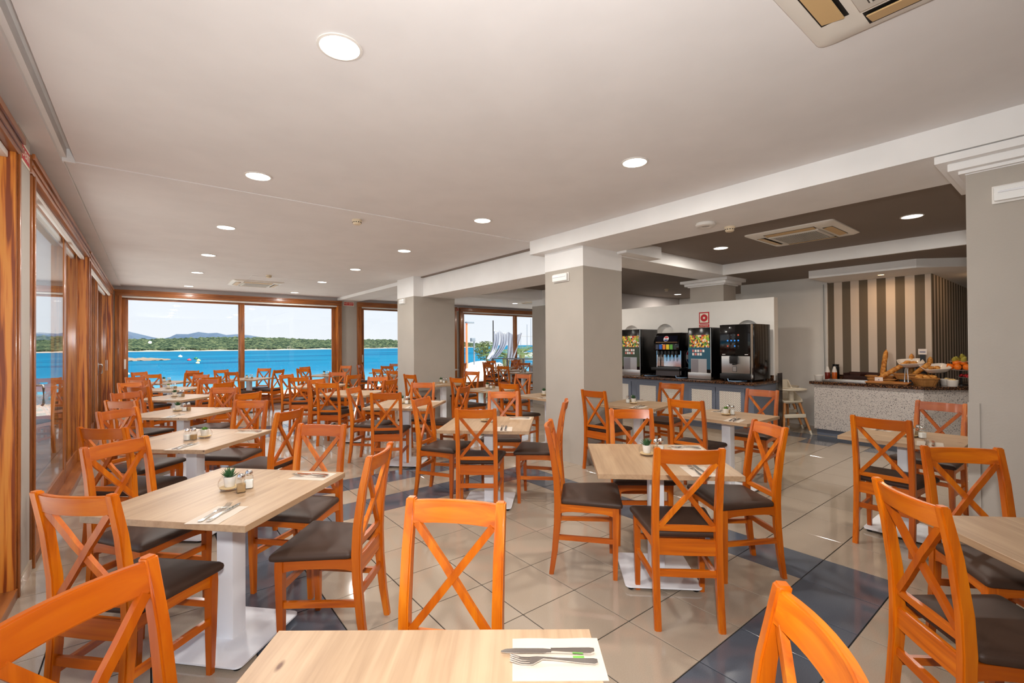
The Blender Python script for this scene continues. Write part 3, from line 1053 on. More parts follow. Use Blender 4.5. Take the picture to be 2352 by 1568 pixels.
# cutlery (local: handle towards -x, tip towards +x)
def fork_mesh():
    bm = bm_new()
    def strip(pts):       # (x, halfwidth, ycentre, z)
        rings = [[(x, yc - w, z), (x, yc + w, z), (x, yc + w, z + .002), (x, yc - w, z + .002)] for x, w, yc, z in pts]
        loft(bm, rings)
    strip([(-.1, .006, 0, .002), (-.092, .0095, 0, .0015), (-.06, .0075, 0, .003), (-.01, .0038, 0, .007), (.025, .0033, 0, .010), (.038, .009, 0, .007), (.048, .0125, 0, .004), (.055, .0128, 0, .003)])
    for k in range(4):
        yc = -.0102 + .0068 * k
        strip([(.054, .0022, yc, .003), (.075, .0019, yc, .004), (.1, .0011, yc, .012)])
    return mesh('fork', bm, CHROME, 40)
def knife_mesh():
    bm = bm_new()
    def strip(pts, th):
        rings = [[(x, y0, z), (x, y1, z), (x, y1, z + th), (x, y0, z + th)] for x, y0, y1, z in pts]
        loft(bm, rings)
    strip([(-.11, -.006, .006, .002), (-.10, -.0095, .0095, .001), (-.06, -.008, .008, .002), (-.012, -.0055, .0055, .003), (-.008, -.0065, .0065, .003)], .005)
    strip([(-.008, -.006, .006, .0035), (.01, -.0085, .0075, .0035), (.075, -.0095, .007, .0035), (.1, -.007, .0065, .0035), (.11, -.001, .004, .0035)], .0015)
    return mesh('knife', bm, CHROME, 40)
def napkin_mesh(k):
    bm = bm_new()
    n = 6
    w, d = .105, .072
    V = [[bm.verts.new((-w + 2 * w * i / n, -d + 2 * d * j / n, .0012 + .0008 * math.sin(i * 1.7 + k) * math.cos(j * 1.3))) for j in range(n + 1)] for i in range(n + 1)]
    for i in range(n):
        for j in range(n):
            bm.faces.new((V[i][j], V[i + 1][j], V[i + 1][j + 1], V[i][j + 1]))
    r = bmesh.ops.extrude_face_region(bm, geom=bm.faces[:])
    bmesh.ops.translate(bm, verts=[g for g in r['geom'] if isinstance(g, bmesh.types.BMVert)], vec=(0, 0, -.0012))
    return mesh('napkin', bm, mat('paper_napkin', S(204, 190, 174), .9))
FORK, KNIFE, NAP = fork_mesh(), knife_mesh(), napkin_mesh(0)
def setting(x, y, deg, where, tagm=False):
    """deg: direction the cutlery points to."""
    a = math.radians(deg)
    nx, ny = -math.sin(a), math.cos(a)
    fx, fy = math.cos(a), math.sin(a)
    n_ = tag(ob('napkin', NAP, None, (x - fx * .01, y - fy * .01, ZT), a), 'folded white paper napkin ' + where, 'napkin', 'paper napkins')
    if tagm:
        B('printed_mark', mat('napkin_green', S(110, 170, 70), .8), (-.062, -.036, -.004, .006, .0032, .0036), n_)
    tag(ob('knife', KNIFE, None, (x + nx * -.016 + fx * .012, y + ny * -.016 + fy * .012, ZT + .003), a), 'steel table knife ' + where, 'knife', 'table knives')
    tag(ob('fork', FORK, None, (x + nx * .018, y + ny * .018, ZT + .003), a), 'steel table fork ' + where, 'fork', 'table forks')

ROWN = {'w': 'window row', 'm': 'middle row', 'p': 'pillar row', 'b': 'back row', 't': 'terrace corner'}
# tables: row, centre x, y, angle, size
TABLES = [
 ('w', .325, .745, -38.5, .8), ('w', .325, 2.716, -47.0, .8), ('w', .29, 4.48, -43, .8), ('w', .30, 6.38, -44, .8), ('w', .33, 8.36, -45, .8), ('w', .30, 10.12, -45, .8), ('w', .28, 12.15, -45, .8),
 ('m', 2.57, -.10, -44, .8), ('m', 2.554, 1.754, -43.6, .8), ('m', 2.51, 3.53, -44, .8), ('m', 2.54, 5.36, -45, .8), ('m', 2.50, 7.22, -45, .8), ('m', 2.50, 9.0, -45, .8),
 ('p', 4.62, .91, 0, .7), ('p', 4.60, 2.30, 0, .7), ('p', 4.70, 3.46, 11, .7), ('p', 4.52, 4.87, 0, .7), ('p', 4.52, 6.24, 4, .7), ('p', 4.46, 7.80, 0, .7), ('p', 4.75, 9.55, 0, .7), ('p', 4.8, 10.75, 0, .7),
 ('b', 1.80, 12.05, -45, .8), ('b', 3.55, 12.15, -45, .8), ('b', 5.30, 12.35, -45, .8),
 ('t', 7.85, 9.45, 0, .7), ('t', 8.25, 10.55, 0, .7), ('t', 9.15, 12.2, 0, .7), ('t', 10.6, 12.3, 0, .7), ('t', 6.95, 12.2, -45, .8),
]
cnt = {}
TINFO = []
for row, x, y, ang, w in TABLES:
    k = cnt.get(row, 0)
    cnt[row] = k + 1
    name = ORD[k] if row not in 't' else ['nearest', 'second', 'third', 'right hand', 'diagonal'][k]
    phrase = 'the %s %s table' % (name, ROWN[row])
    r = place(TP[w], 'dining_table', 'square oak topped table on a white pedestal, %s from the viewer in the %s' % (name, ROWN[row]) if row != 't' else 'square oak topped table on a white pedestal, the %s one in the terrace corner' % name, 'table', x, y, 0, math.radians(ang), 'oak restaurant tables')
    TINFO.append((row, k, x, y, ang, w, phrase))
# chairs: rail middle and looking direction; side words relative to the viewer
CH = [
 # window row
 (0, 'far right', .83, 1.37, 221), (0, 'far left', -.13, 1.40, -52), (0, 'near right', .98, .32, 133),
 (1, 'near left', -.22, 2.33, 44), (1, 'near right', .94, 2.29, 139), (1, 'far right', .93, 3.28, 222), (1, 'far left', -.15, 3.45, -52),
 (2, 'near left', -.25, 4.12, 48), (2, 'near right', .93, 4.19, 132), (2, 'far right', .80, 5.22, 226), (2, 'far left', -.22, 5.25, -47),
 (3, 'near left', -.23, 6.1, 47), (3, 'near right', .91, 6.12, 122), (3, 'far right', .78, 7.14, 232), (3, 'far left', -.22, 7.22, -52),
 (4, 'near left', -.14, 8.12, 47), (4, 'near right', .89, 8.18, 126), (4, 'far right', .78, 9.14, 230), (4, 'far left', -.23, 9.2, -60),
 (5, 'near left', -.14, 9.80, 55), (5, 'near right', .88, 9.82, 118), (5, 'far right', .80, 10.85, 222), (5, 'far left', -.21, 10.92, -52),
 (6, 'near left', .02, 11.72, 70), (6, 'near right', .74, 11.80, 110), (6, 'far right', .78, 12.86, 220), (6, 'far left', -.18, 13.0, -50),
 # middle row
 (7, 'far right', 3.23, .42, 221), (7, 'far left', 2.13, .42, -46),
 (8, 'near left', 2.16, 1.28, 47), (8, 'near right', 3.24, 1.34, 146), (8, 'far right', 3.12, 2.37, 229), (8, 'far left', 2.14, 2.31, -47),
 (9, 'near left', 2.15, 3.22, 49), (9, 'near right', 3.13, 3.14, 131), (9, 'far right', 3.21, 4.23, 228), (9, 'far left', 2.17, 4.25, -56),
 (10, 'near left', 2.12, 5.02, 57), (10, 'near right', 3.22, 5.08, 124), (10, 'far right', 3.12, 6.04, 227), (10, 'far left', 2.08, 5.97, -46),
 (11, 'near left', 2.05, 7.0, 47), (11, 'near right', 3.0, 6.90, 122), (11, 'far right', 3.12, 7.72, 230), (11, 'far left', 2.14, 7.88, -60),
 (12, 'near left', 2.04, 8.62, 55), (12, 'near right', 3.02, 8.6, 115), (12, 'far right', 3.06, 9.7, 230), (12, 'far left', 2.06, 9.62, -55),
 # pillar row
 (13, 'left', 4.06, .94, -2), (13, 'right', 5.52, .84, 172), (14, 'left', 4.02, 2.42, 8), (14, 'right', 5.55, 2.37, 182), (15, 'left', 4.05, 3.61, 4), (15, 'right', 5.58, 3.56, 185),
 (16, 'left', 3.93, 5.06, 14), (17, 'left', 3.98, 6.52, 8), (17, 'right', 5.38, 6.48, 195), (18, 'left', 3.80, 7.9, 12), (18, 'right', 5.22, 7.92, 200),
 (19, 'left', 4.12, 9.39, 20), (19, 'right', 5.5, 9.5, 180), (20, 'left', 4.18, 10.4, 16), (20, 'right', 5.55, 10.7, 180),
 # back row
 (21, 'near left', 1.38, 11.55, 38), (21, 'near right', 2.36, 11.72, 130), (21, 'far right', 2.25, 12.82, 225), (21, 'far left', 1.32, 12.74, -62),
 (22, 'near left', 2.93, 11.9, 45), (22, 'far right', 4.25, 12.75, 215), (22, 'far left', 3.22, 12.92, -58),
 (23, 'near left', 5.0, 11.75, 44), (23, 'far right', 5.8, 13.0, 225), (23, 'far left', 4.72, 13.02, -44), (23, 'near right', 5.85, 11.9, 135),
 # terrace corner
 (24, 'left', 7.08, 9.35, 20), (24, 'right', 8.6, 9.5, 180), (25, 'left', 7.45, 10.5, 15), (25, 'right', 8.85, 10.6, 222), (26, 'left', 8.45, 12.02, 12), (26, 'right', 9.85, 12.3, 185), (26, 'far', 9.3, 12.95, 262), (27, 'left', 10.0, 12.5, 10), (27, 'far', 10.55, 13.08, 275),
 (28, 'near left', 6.55, 11.7, 46), (28, 'far left', 6.5, 12.8, -40), (28, 'near right', 7.5, 11.75, 140),
]
for ti, side, x, y, f in CH:
    row, k, tx, ty, ang, w, phrase = TINFO[ti]
    chair(x, y, f, 'orange cross-back chair with brown seat, %s side of %s' % (side, phrase), 'orange cross-back dining chairs')
# condiments
COND = {0: None, 1: ((.323, 2.749, 0), (.403, 2.712), (.361, 2.662)), 2: ((.349, 4.45, 1), (.232, 4.415), (.273, 4.402)), 3: ((.252, 6.505, 0), (.311, 6.454), (.352, 6.464)),
        8: ((2.568, 1.826, 0), (2.712, 1.817), (2.666, 1.823)), 14: ((4.62, 2.33, 1), (4.70, 2.30), (4.735, 2.36)), 15: ((4.66, 3.50, 0), (4.68, 3.60), (4.72, 3.57)),
        13: ((4.62, .88, 1), (4.615, .81), (4.66, .84)), 9: ((2.526, 3.62, 0), (2.55, 3.56), (2.60, 3.60)), 10: ((2.51, 5.44, 0), (2.54, 5.36), (2.58, 5.38)),
        18: ((4.48, 7.92, 0), (4.52, 7.88), (4.56, 7.86)), 17: ((4.5, 6.38, 0), (4.56, 6.36), (4.60, 6.33)), 7: None}
for i, (row, k, x, y, ang, w, phrase) in enumerate(TINFO):
    if i in COND:
        if COND[i] is None:
            continue
        (a, b, kind), s1, s2 = COND[i]
    else:
        (a, b, kind), s1, s2 = (x - .04, y + .06, i % 2), (x + .03, y + .04), (x + .06, y + .0)
    place(PP[kind], 'succulent_pot', 'small glass bowl with a potted succulent on ' + phrase, 'plant', a, b, ZT, i * 1.3, 'succulents on the tables')
    place(SALT, 'salt_shaker', 'glass salt shaker with chrome lid on ' + phrase, 'shaker', s1[0], s1[1], ZT, .3 + i, 'salt shakers')
    place(PEPPER, 'pepper_shaker', 'glass pepper shaker with chrome lid on ' + phrase, 'shaker', s2[0], s2[1], ZT, .5 + i, 'pepper shakers')
# place settings
setting(.737, .786, 141.5, 'on the first window row table', True)
for i, (row, k, x, y, ang, w, phrase) in enumerate(TINFO):
    if i in (0, 7):
        continue
    if w == .8:
        for o_, l_, dg, sd in ((.29, .26, 133, 'far right'), (-.30, .18, 50, 'near left')):
            setting(x + .7071 * (o_ + l_), y + .7071 * (o_ - l_), dg, 'at the %s side of %s' % (sd, phrase))
    else:
        setting(x - .23, y - .18, 10, 'at the left side of ' + phrase)
        setting(x + .23, y + .18, 170, 'at the right side of ' + phrase)
# ------------------------------------------------------------------ drinks counter
cab = thing('drinks_cabinet', 'blue grey counter cabinet with white lattice doors below the drinks machines', 'cabinet', (7.43, 5.3, 0))
def rel(o, d):
    return (d[0] - o[0], d[1] - o[0], d[2] - o[1], d[3] - o[1], d[4], d[5])
CO = (7.43, 5.3)
B('body', BLUEGREY, rel(CO, (7.05, 7.828, 3.13, 7.58, .12, .85)), cab, .004)
B('plinth', TILE_L, rel(CO, (7.07, 7.82, 3.16, 7.55, 0, .12)), cab)
for y0, y1 in ((3.26, 3.705), (3.715, 4.175), (4.28, 4.735), (4.745, 5.2), (5.34, 5.8), (5.81, 6.26)):
    dr = B('door', BLUEGREY, rel(CO, (7.032, 7.05, y0, y1, .2, .79)), cab, .004)
    B('lattice_panel', LATTICE, rel(CO, (7.027, 7.032, y0 + .055, y1 - .06, .25, .735)), dr)
    kn = bm_new()
    yk = (y1 - .03 if y1 in (3.705, 4.735, 5.8) else y0 + .03)
    lathe(kn, [(.004, 0), (.005, .01), (.011, .016), (.011, .022), (.0005, .025)], 12, cap1=False)
    me = mesh('knob', kn, BLUEGREY, 40)
    me.transform(face_negx(7.032 - CO[0], yk - CO[1], .70))
    ob('knob', me, dr)
tag(B('countertop', GRANITE, (6.985, 7.828, 3.10, 7.6, .85, .887), bevel=.004), 'dark brown speckled granite top of the drinks counter', 'countertop')
tag(B('backsplash', GRANITE, (7.808, 7.828, 3.16, 7.6, .887, .965)), 'low granite upstand behind the drinks machines', 'upstand')
tag(B('end_plate', DARKSTEEL, (7.835, 7.99, 3.10, 3.11, 0, 1.0)), 'grey metal end plate beside the drinks counter', 'plate')

ZK = .887
def fruit_print():
    m = mat('drink_poster', S(20, 20, 20), .2)
    v = coords(m, 'Object', (1, 1, 1))
    vo = N(m, 'ShaderNodeTexVoronoi')
    vo.inputs['Scale'].default_value = 40
    LK(m, v, vo.inputs['Vector'])
    sp_ = N(m, 'ShaderNodeSeparateColor')
    LK(m, vo.outputs['Color'], sp_.inputs[0])
    r = N(m, 'ShaderNodeValToRGB')
    r.color_ramp.interpolation = 'CONSTANT'
    cols = [(0, S(58, 40, 30)), (.16, S(196, 40, 36)), (.32, S(236, 196, 60)), (.5, S(120, 168, 50)), (.66, S(232, 150, 60)), (.8, S(226, 220, 200)), (.9, S(70, 110, 40))]
    el = r.color_ramp.elements
    while len(el) < len(cols):
        el.new(.5)
    for e_, (p, cl) in zip(el, cols):
        e_.position = p; e_.color = cl
    LK(m, sp_.outputs[0], r.inputs[0])
    LK(m, r.outputs[0], BS(m).inputs['Base Color'])
    return m
FRUIT = fruit_print()
TEAL = mat('teal_print', S(34, 84, 104), .15)
OLIVE = mat('olive_print', S(58, 66, 34), .15)
def juice(label, y0, y1, ztop, base, third):
    yc = (y0 + y1) / 2
    r = thing('juice_dispenser', label, 'drinks machine', (7.1, yc, ZK), 0, 'juice dispensers')
    w = (y1 - y0) / 2
    h = ztop - ZK
    B('housing', DARKSTEEL, (.06, .56, -w + .012, w - .012, .03, h), r, .004)
    B('door_frame', BLACK_GLOSS, (.0, .06, -w, w, .045, h), r, .006)
    B('edge_strip', STEEL, (-.003, .0, -w, -w + .012, .05, h - .01), r)
    B('picture', FRUIT, (-.004, 0, -w + .03, w - .03, h * .62, h * .86), r)
    B('lower_print', base, (-.004, 0, -w + .015, w - .006, h * .20, h * .62), r)
    B('drip_panel', STEEL, (-.012, .06, -w, w, .01, .115), r, .004)
    B('nozzle_bay', STEEL, (-.008, -.004, -w + .075, w - .055, .115, h * .40), r)
    B('bay_divider', mat('bay_grey', S(150, 146, 146), .3, 1), (-.010, -.008, -w + .22, w - .06, .118, h * .39), r)
    for k in range(third):
        i, j = k % 5, k // 5
        B('button', WHITE_PL if (k + third) % 3 else mat('button_red', S(206, 120, 110), .4), (-.007, -.004, .11 - .045 * i - .018, .11 - .045 * i + .014, h * .53 - .055 * j, h * .53 - .055 * j + .04), r)
    for sy_ in (-1, 1):
        for xx in (.05, .5):
            bm = bm_new()
            cyl(bm, (xx, sy_ * (w - .04), 0), (xx, sy_ * (w - .04), .032), .014, n=10)
            ob('foot', mesh('foot', bm, BLACK), r)
    return r
juice('steel juice dispenser with fruit picture, half hidden by the thick pillar', 5.17, 5.60, 1.752, OLIVE, 10)
juice('steel juice dispenser with teal front beside the black coffee machine', 3.81, 4.215, 1.74, TEAL, 9)
tag(B('wooden_riser', mat('raw_wood', S(196, 150, 96), .6), (7.12, 7.2, 5.19, 5.56, ZK, ZK + .022)), 'pale wooden strip in front of the left juice dispenser', 'strip')

# soda fountain
sf = thing('soda_fountain', 'black soda fountain with round red white and blue emblem and six taps', 'drinks machine', (7.15, 4.63, ZK))
w = .25
bm = bm_new()
prof = [(.0, .47), (-.06, .485), (-.06, .59), (-.045, .615), (.0, .74), (.06, .785), (.42, .785), (.46, .76), (.46, .47)]
vs = [[bm.verts.new((x, yy, z)) for x, z in prof] for yy in (-w, w)]
n = len(prof)
for i in range(n):
    bm.faces.new((vs[0][i], vs[0][(i + 1) % n], vs[1][(i + 1) % n], vs[1][i]))
bm.faces.new(vs[0][::-1]); bm.faces.new(vs[1])
bev(bm, .012, 2)
ob('hood', mesh('hood', bm, BLACK_GLOSS, 40), sf)
B('body', BLACK, (.14, .50, -w, w, .02, .52), sf, .01)
B('splash_panel', CHROME, (.125, .14, -w + .03, w - .03, .19, .47), sf)
B('side_panel', CHROME, (.02, .15, w - .02, w - .008, .05, .47), sf)
B('side_panel', CHROME, (.02, .15, -w + .008, -w + .02, .05, .47), sf)
B('drip_tray', BLACK, (-.1, .16, -w - .03, w + .03, .125, .175), sf, .008)
B('base', DARKSTEEL, (-.02, .45, -w + .02, w - .02, .03, .12), sf)
sl = math.atan2(.09, .05)
face = Matrix.Translation((-.0225, 0, .678)) @ Matrix(((0, 0, -1, 0), (-1, 0, 0, 0), (0, 1, 0, 0), (0, 0, 0, 1))) @ Matrix.Rotation(-math.atan2(.045, .125), 4, 'X') @ Matrix.Translation((0, 0, .004))
def disc_parts(parent, M, r, name):
    # round emblem: red above, white wave, blue below
    for col, z0, z1, nm in ((S(210, 30, 44), .30, 1.0, 'red_segment'), (S(246, 246, 246), -.30, .30, 'white_band'), (S(24, 56, 130), -1.0, -.30, 'blue_segment')):
        bm = bm_new()
        t0, t1 = math.asin(z0), math.asin(z1)
        left, right = [], []
        for k in range(11):
            t = t0 + (t1 - t0) * k / 10
            right.append((r * math.cos(t), r * math.sin(t)))
            left.append((-r * math.cos(t), r * math.sin(t)))
        poly = right + left[::-1]
        f = [bm.verts.new((x, y, .001)) for x, y in poly]
        bmesh.ops.remove_doubles(bm, verts=bm.verts[:], dist=1e-5)
        bm.faces.new(bm.verts[:])
        me = mesh(nm, bm, mat('emblem_' + nm, col, .4))
        me.transform(M)
        ob(nm, me, parent)
    bm = bm_new()
    for k in range(32):
        a0, a1 = 2 * PI * k / 32, 2 * PI * (k + 1) / 32
        bm.faces.new([bm.verts.new((q * math.cos(t), q * math.sin(t), .0006)) for t, q in ((a0, r * 1.1), (a1, r * 1.1), (a1, r * .98), (a0, r * .98))])
    me = mesh('emblem_ring', bm, mat('emblem_ringwhite', S(236, 236, 236), .4)); me.transform(M)
    ob('emblem_ring', me, parent)
    text('lettering', 'PEPSI', mat('lettering_black', S(10, 10, 14), .4), r * .52, parent, M @ Matrix.Translation((0, 0, .002)))
dp = B('display_panel', mat('display_dark', S(8, 10, 26), .15), (-.2, .2, -.055, .055, -.004, 0), sf, M=face)
disc_parts(dp, face @ Matrix.Translation((-.015, .0, .001)), .046, 'front')
B('panel_frame', mat('bronze_trim', S(150, 120, 90), .3, 1), (-.21, .21, -.072, -.058, -.004, .004), sf, M=face)
FL = [S(60, 64, 80), S(30, 96, 196), S(236, 132, 30), S(240, 214, 30), S(90, 170, 60), S(34, 38, 36)]
tap = None
for k in range(6):
    y_ = .175 - .07 * k
    vb = B('flavour_badge', mat('flavour_%d' % k, FL[k], .3), (-.065, -.058, y_ - .027, y_ + .027, .495, .58), sf)
    if tap is None:
        bm = bm_new()
        box(bm, -.03, .06, -.026, .026, .40, .47); bev(bm, .006, 1)
        cyl(bm, (.0, 0, .40), (.0, 0, .355), .012, .008, 12)
        valve = mesh('valve', bm, BLACK, 40)
        bm = bm_new()
        tube(bm, [(.03, -.012, .40), (.02, -.012, .33), (.012, -.008, .29), (.012, .008, .29), (.02, .012, .33), (.03, .012, .40)], .003, 6)
        tap = mesh('tap_lever', bm, DARKSTEEL, 40)
    ob('valve', valve, sf, (0, y_, 0))
    ob('tap_lever', tap, sf, (0, y_, 0))
disc_parts(sf, Matrix.Translation((.30, -w - .001, .36)) @ Matrix(((1, 0, 0, 0), (0, 0, -1, 0), (0, 1, 0, 0), (0, 0, 0, 1))), .13, 'side')
text('lettering', 'ZERO', mat('lettering_pale', S(190, 196, 205), .4), .05, sf, Matrix.Translation((.22, -w - .002, .16)) @ Matrix(((1, 0, 0, 0), (0, 0, -1, 0), (0, 1, 0, 0), (0, 0, 0, 1))))
for sy_ in (-1, 1):
    bm = bm_new()
    for xx in (.05, .4):
        cyl(bm, (xx, sy_ * .2, 0), (xx, sy_ * .2, .035), .016, n=10)
    ob('foot', mesh('foot', bm, BLACK), sf)

# coffee machine
cm = thing('coffee_machine', 'tall black coffee machine with steel front and touch screen', 'coffee machine', (7.12, 3.42, ZK))
w, h = .252, .888
B('housing', BLACK_GLOSS, (.05, .60, -w, w, .03, h), cm, .006)
B('screen_door', mat('screen_glass', S(4, 4, 6), .08), (-.01, .05, -w + .035, w, .40, h - .005), cm, .006)
B('steel_front', STEEL, (-.004, .05, -w + .045, w - .02, .125, .395), cm, .004)
B('spout_housing', BLACK, (-.055, .0, -.04, .085, .275, .395), cm, .014)
B('spout', BLACK, (-.045, -.01, .0, .045, .255, .28), cm, .006)
B('cup_outline', BLACK, (-.007, -.004, -.01, .055, .15, .235), cm, .004)
B('cup_field', STEEL, (-.009, -.006, -.004, .049, .156, .229), cm)
B('drip_tray', BLACK, (-.04, .05, -w + .03, w - .01, .035, .122), cm, .008)
bm = bm_new()
box(bm, -.012, .052, -w + .012, -w + .028, .05, h - .01)
ob('trim_strip', mesh('trim_strip', bm, CHROME), cm)
ICON = [mat('icon_blue', S(40, 120, 200), .4, emit=S(40, 130, 220), estr=.5), mat('icon_red', S(180, 70, 50), .4, emit=S(190, 80, 50), estr=.3), mat('icon_grey', S(50, 52, 58), .4)]
for k in range(12):
    i, j = k % 4, k // 4
    y_, z_ = .125 - .055 * i, .72 - .085 * j
    B('screen_icon', ICON[0 if j == 1 or k == 10 else (1 if k in (3, 8) else 2)], (-.0115, -.0105, y_ - .011, y_ + .011, z_ - .011, z_ + .011), cm)
    B('screen_caption', ICON[2], (-.0115, -.0105, y_ - .015, y_ + .015, z_ - .032, z_ - .027), cm)
for y_ in (.19, -.16):
    B('badge', mat('badge_white', S(210, 210, 210), .4), (-.0115, -.0105, y_ - .025, y_ + .025, .415, .424), cm)
for sy_ in (-1, 1):
    for xx in (.06, .5):
        bm = bm_new()
        cyl(bm, (xx, sy_ * .2, 0), (xx, sy_ * .2, .035), .018, n=12)
        ob('foot', mesh('foot', bm, BLACK), cm)
HOSE = mat('blue_hose', S(110, 140, 170), .4)
for lab, pts in (('pale blue drain hose under the coffee machine', [(7.05, 3.52, .93), (7.03, 3.50, .897), (7.03, 3.42, .896), (7.08, 3.34, .898), (7.2, 3.3, .9)]),
                 ('pale blue drain hose beside the soda fountain', [(7.1, 4.45, .93), (7.07, 4.42, .9), (7.1, 4.36, .896), (7.25, 4.33, .897)]),
                 ('pale blue drain hose by the left juice dispenser', [(7.15, 5.12, .9), (7.12, 5.05, .897), (7.2, 4.98, .897), (7.35, 4.95, .9)])):
    bm = bm_new()
    tube(bm, pts, .009)
    tag(ob('drain_hose', mesh('drain_hose', bm, HOSE, 60)), lab, 'hose', 'drain hoses on the drinks counter')

# ------------------------------------------------------------------ buffet counter
bc = thing('buffet_counter', 'terrazzo fronted buffet counter with blue grey plinth', 'counter', (8.9, 2.1, 0))
def shift(poly, o):
    return [(x - o[0], y - o[1]) for x, y in poly]
O = (8.9, 2.1)
front = [(8.43, 2.80), (8.43, 1.46), (10.3, -.41), (10.95, .24), (9.69, 1.49), (9.298, 1.49), (9.298, 2.80)]
bm = bm_new(); prism(bm, shift(front, O), .10, .815)
ob('body', mesh('body', bm, TERRAZZO), bc)
bm = bm_new(); prism(bm, shift([(8.48, 2.78), (8.48, 1.49), (10.3, -.34), (10.9, .26), (9.69, 1.48), (9.29, 1.48), (9.29, 2.78)], O), 0, .10)
ob('plinth', mesh('plinth', bm, BLUEGREY), bc)
B('edge_strip', STEEL, rel(O, (8.415, 8.43, 1.46, 2.82, .803, .818)), bc)
bm = bm_new(); prism(bm, [(8.37, 2.85), (8.37, 1.44), (10.3, -.49), (11.0, .24), (9.7, 1.49), (9.298, 1.49), (9.298, 2.85)], .818, .862)
bmesh.ops.bevel(bm, geom=bm.edges[:], offset=.003, segments=1, affect='EDGES')
tag(ob('countertop', mesh('countertop', bm, GRANITE)), 'dark granite top of the terrazzo buffet counter', 'countertop')
tag(B('backsplash', GRANITE, (9.278, 9.298, 1.52, 2.84, .862, .935)), 'granite upstand below the striped wall', 'upstand')
ZF = .862
def ramekin_parts(fill):
    P = []
    bm = bm_new()
    lathe(bm, [(.052, 0), (.056, .004), (.062, .075), (.065, .08), (.064, .09), (.058, .09), (.056, .06), (.0005, .058)], 24, cap1=False)
    P.append(('bowl', mesh('ramekin', bm, PORC, 40)))
    if fill:
        bm = bm_new()
        for k in range(9):
            blob(bm, (random.uniform(-.03, .03), random.uniform(-.03, .03), .082 + random.uniform(0, .016)), .02, .02, .012, 1)
        P.append(('filling', mesh('ramekin_fill', bm, mat('almond_cream', S(226, 192, 130), .7), 60)))
    return P
RK0, RK1 = ramekin_parts(0), ramekin_parts(1)
place(RK0, 'ramekin', 'empty white ramekin on the left end of the buffet counter', 'ramekin', 8.62, 2.79, ZF)
place(RK1, 'ramekin', 'white ramekin heaped with pale flakes, right front of the buffet', 'ramekin', 8.70, 1.205, ZF)
place(RK1, 'ramekin', 'white ramekin heaped with pale flakes behind the roll basket', 'ramekin', 8.90, 1.30, ZF, 1)
def bottle(label, x, y, c0):
    r = thing('sauce_bottle', label, 'bottle', (x, y, ZF), 0, 'sauce bottles')
    bm = bm_new(); lathe(bm, [(.034, 0), (.038, .006), (.038, .115), (.036, .12)], 20)
    ob('body', mesh('body', bm, mat('bottle_' + c0, S(120, 36, 22) if c0 == 'red' else S(200, 96, 30), .3), 40), r)
    bm = bm_new(); lathe(bm, [(.037, .12), (.035, .14), (.020, .20), (.016, .215), (.0005, .218)], 20, cap1=False)
    ob('cap', mesh('cap', bm, WHITE_PL, 40), r)
bottle('white capped dark red bottle beside the empty ramekin', 8.98, 2.78, 'red')
bottle('white capped orange bottle beside the dark red bottle', 9.05, 2.70, 'orange')
r = thing('coffee_flask', 'black flask behind the white capped bottles', 'flask', (9.18, 2.72, ZF))
bm = bm_new(); lathe(bm, [(.05, 0), (.052, .01), (.052, .2), (.045, .225)], 20); ob('body', mesh('body', bm, BLACK, 40), r)
bm = bm_new(); lathe(bm, [(.04, .225), (.05, .228), (.05, .25), (.0005, .255)], 20, cap1=False); ob('lid', mesh('lid', bm, BLACK_GLOSS, 40), r)
# wooden compartment tray
DW = wood('dark_walnut', S(30, 12, 6), S(62, 26, 12), S(86, 40, 20), 1, .4, .2)
r = thing('wooden_tray', 'dark wooden tray with two compartments below the stripes', 'tray', (9.12, 2.32, ZF), -.1)
B('bottom', DW, (-.12, .12, -.24, .24, .03, .04), r)
for d_ in ((-.12, -.11, -.24, .24, .0, .075), (.11, .12, -.24, .24, .0, .13)):
    B('side', DW, d_, r)
for y_ in (-.24, .0, .23):
    B('divider', DW, (-.12, .12, y_, y_ + .01, 0, .115), r)
for k, (x_, y_, lab) in enumerate(((9.08, 2.44, 'left'), (9.12, 2.40, 'left'), (9.10, 2.2, 'right'), (9.08, 2.15, 'right'))):
    bm = bm_new()
    lathe(bm, [(.016, 0), (.02, .004), (.02, .012), (.015, .015)], 14)
    tag(ob('portion_pack', mesh('portion_pack', bm, STEEL if k % 2 else WHITE_PL, 40), None, (x_, y_, ZF + .042)), 'tiny portion tub in the %s compartment of the dark tray, %s' % (lab, 'silver' if k % 2 else 'white'), 'tub', 'portion tubs')
# steel tray
r = thing('steel_tray', 'flat steel serving tray at the front edge of the buffet', 'tray', (8.62, 2.38, ZF))
B('plate', STEEL, (-.15, .15, -.25, .3, .004, .01), r)
for d_ in ((-.16, -.15, -.26, .31, 0, .025), (.15, .16, -.26, .31, 0, .025), (-.15, .15, -.26, -.25, 0, .025), (-.15, .15, .3, .31, 0, .025)):
    B('rim', STEEL, d_, r, .002)
# cutting board, rosti card
BOARDW = wood('board_wood', S(150, 86, 34), S(190, 120, 52), S(206, 140, 70), 1, .5, 0)
r = thing('cutting_board', 'wooden bread cutting board in the middle of the buffet', 'cutting board', (8.60, 1.88, ZF), .06)
B('board', BOARDW, (-.13, .15, -.24, .26, .012, .032), r, .004)
for x_ in (-.09, .1):
    B('batten', BOARDW, (x_, x_ + .03, -.22, .24, 0, .012), r)
tag(B('paper_card', mat('kraft_paper', S(206, 150, 70), .8), (8.46, 8.54, 1.80, 1.93, ZF + .034, ZF + .036), M=None), 'brown paper card lying on the cutting board', 'card')
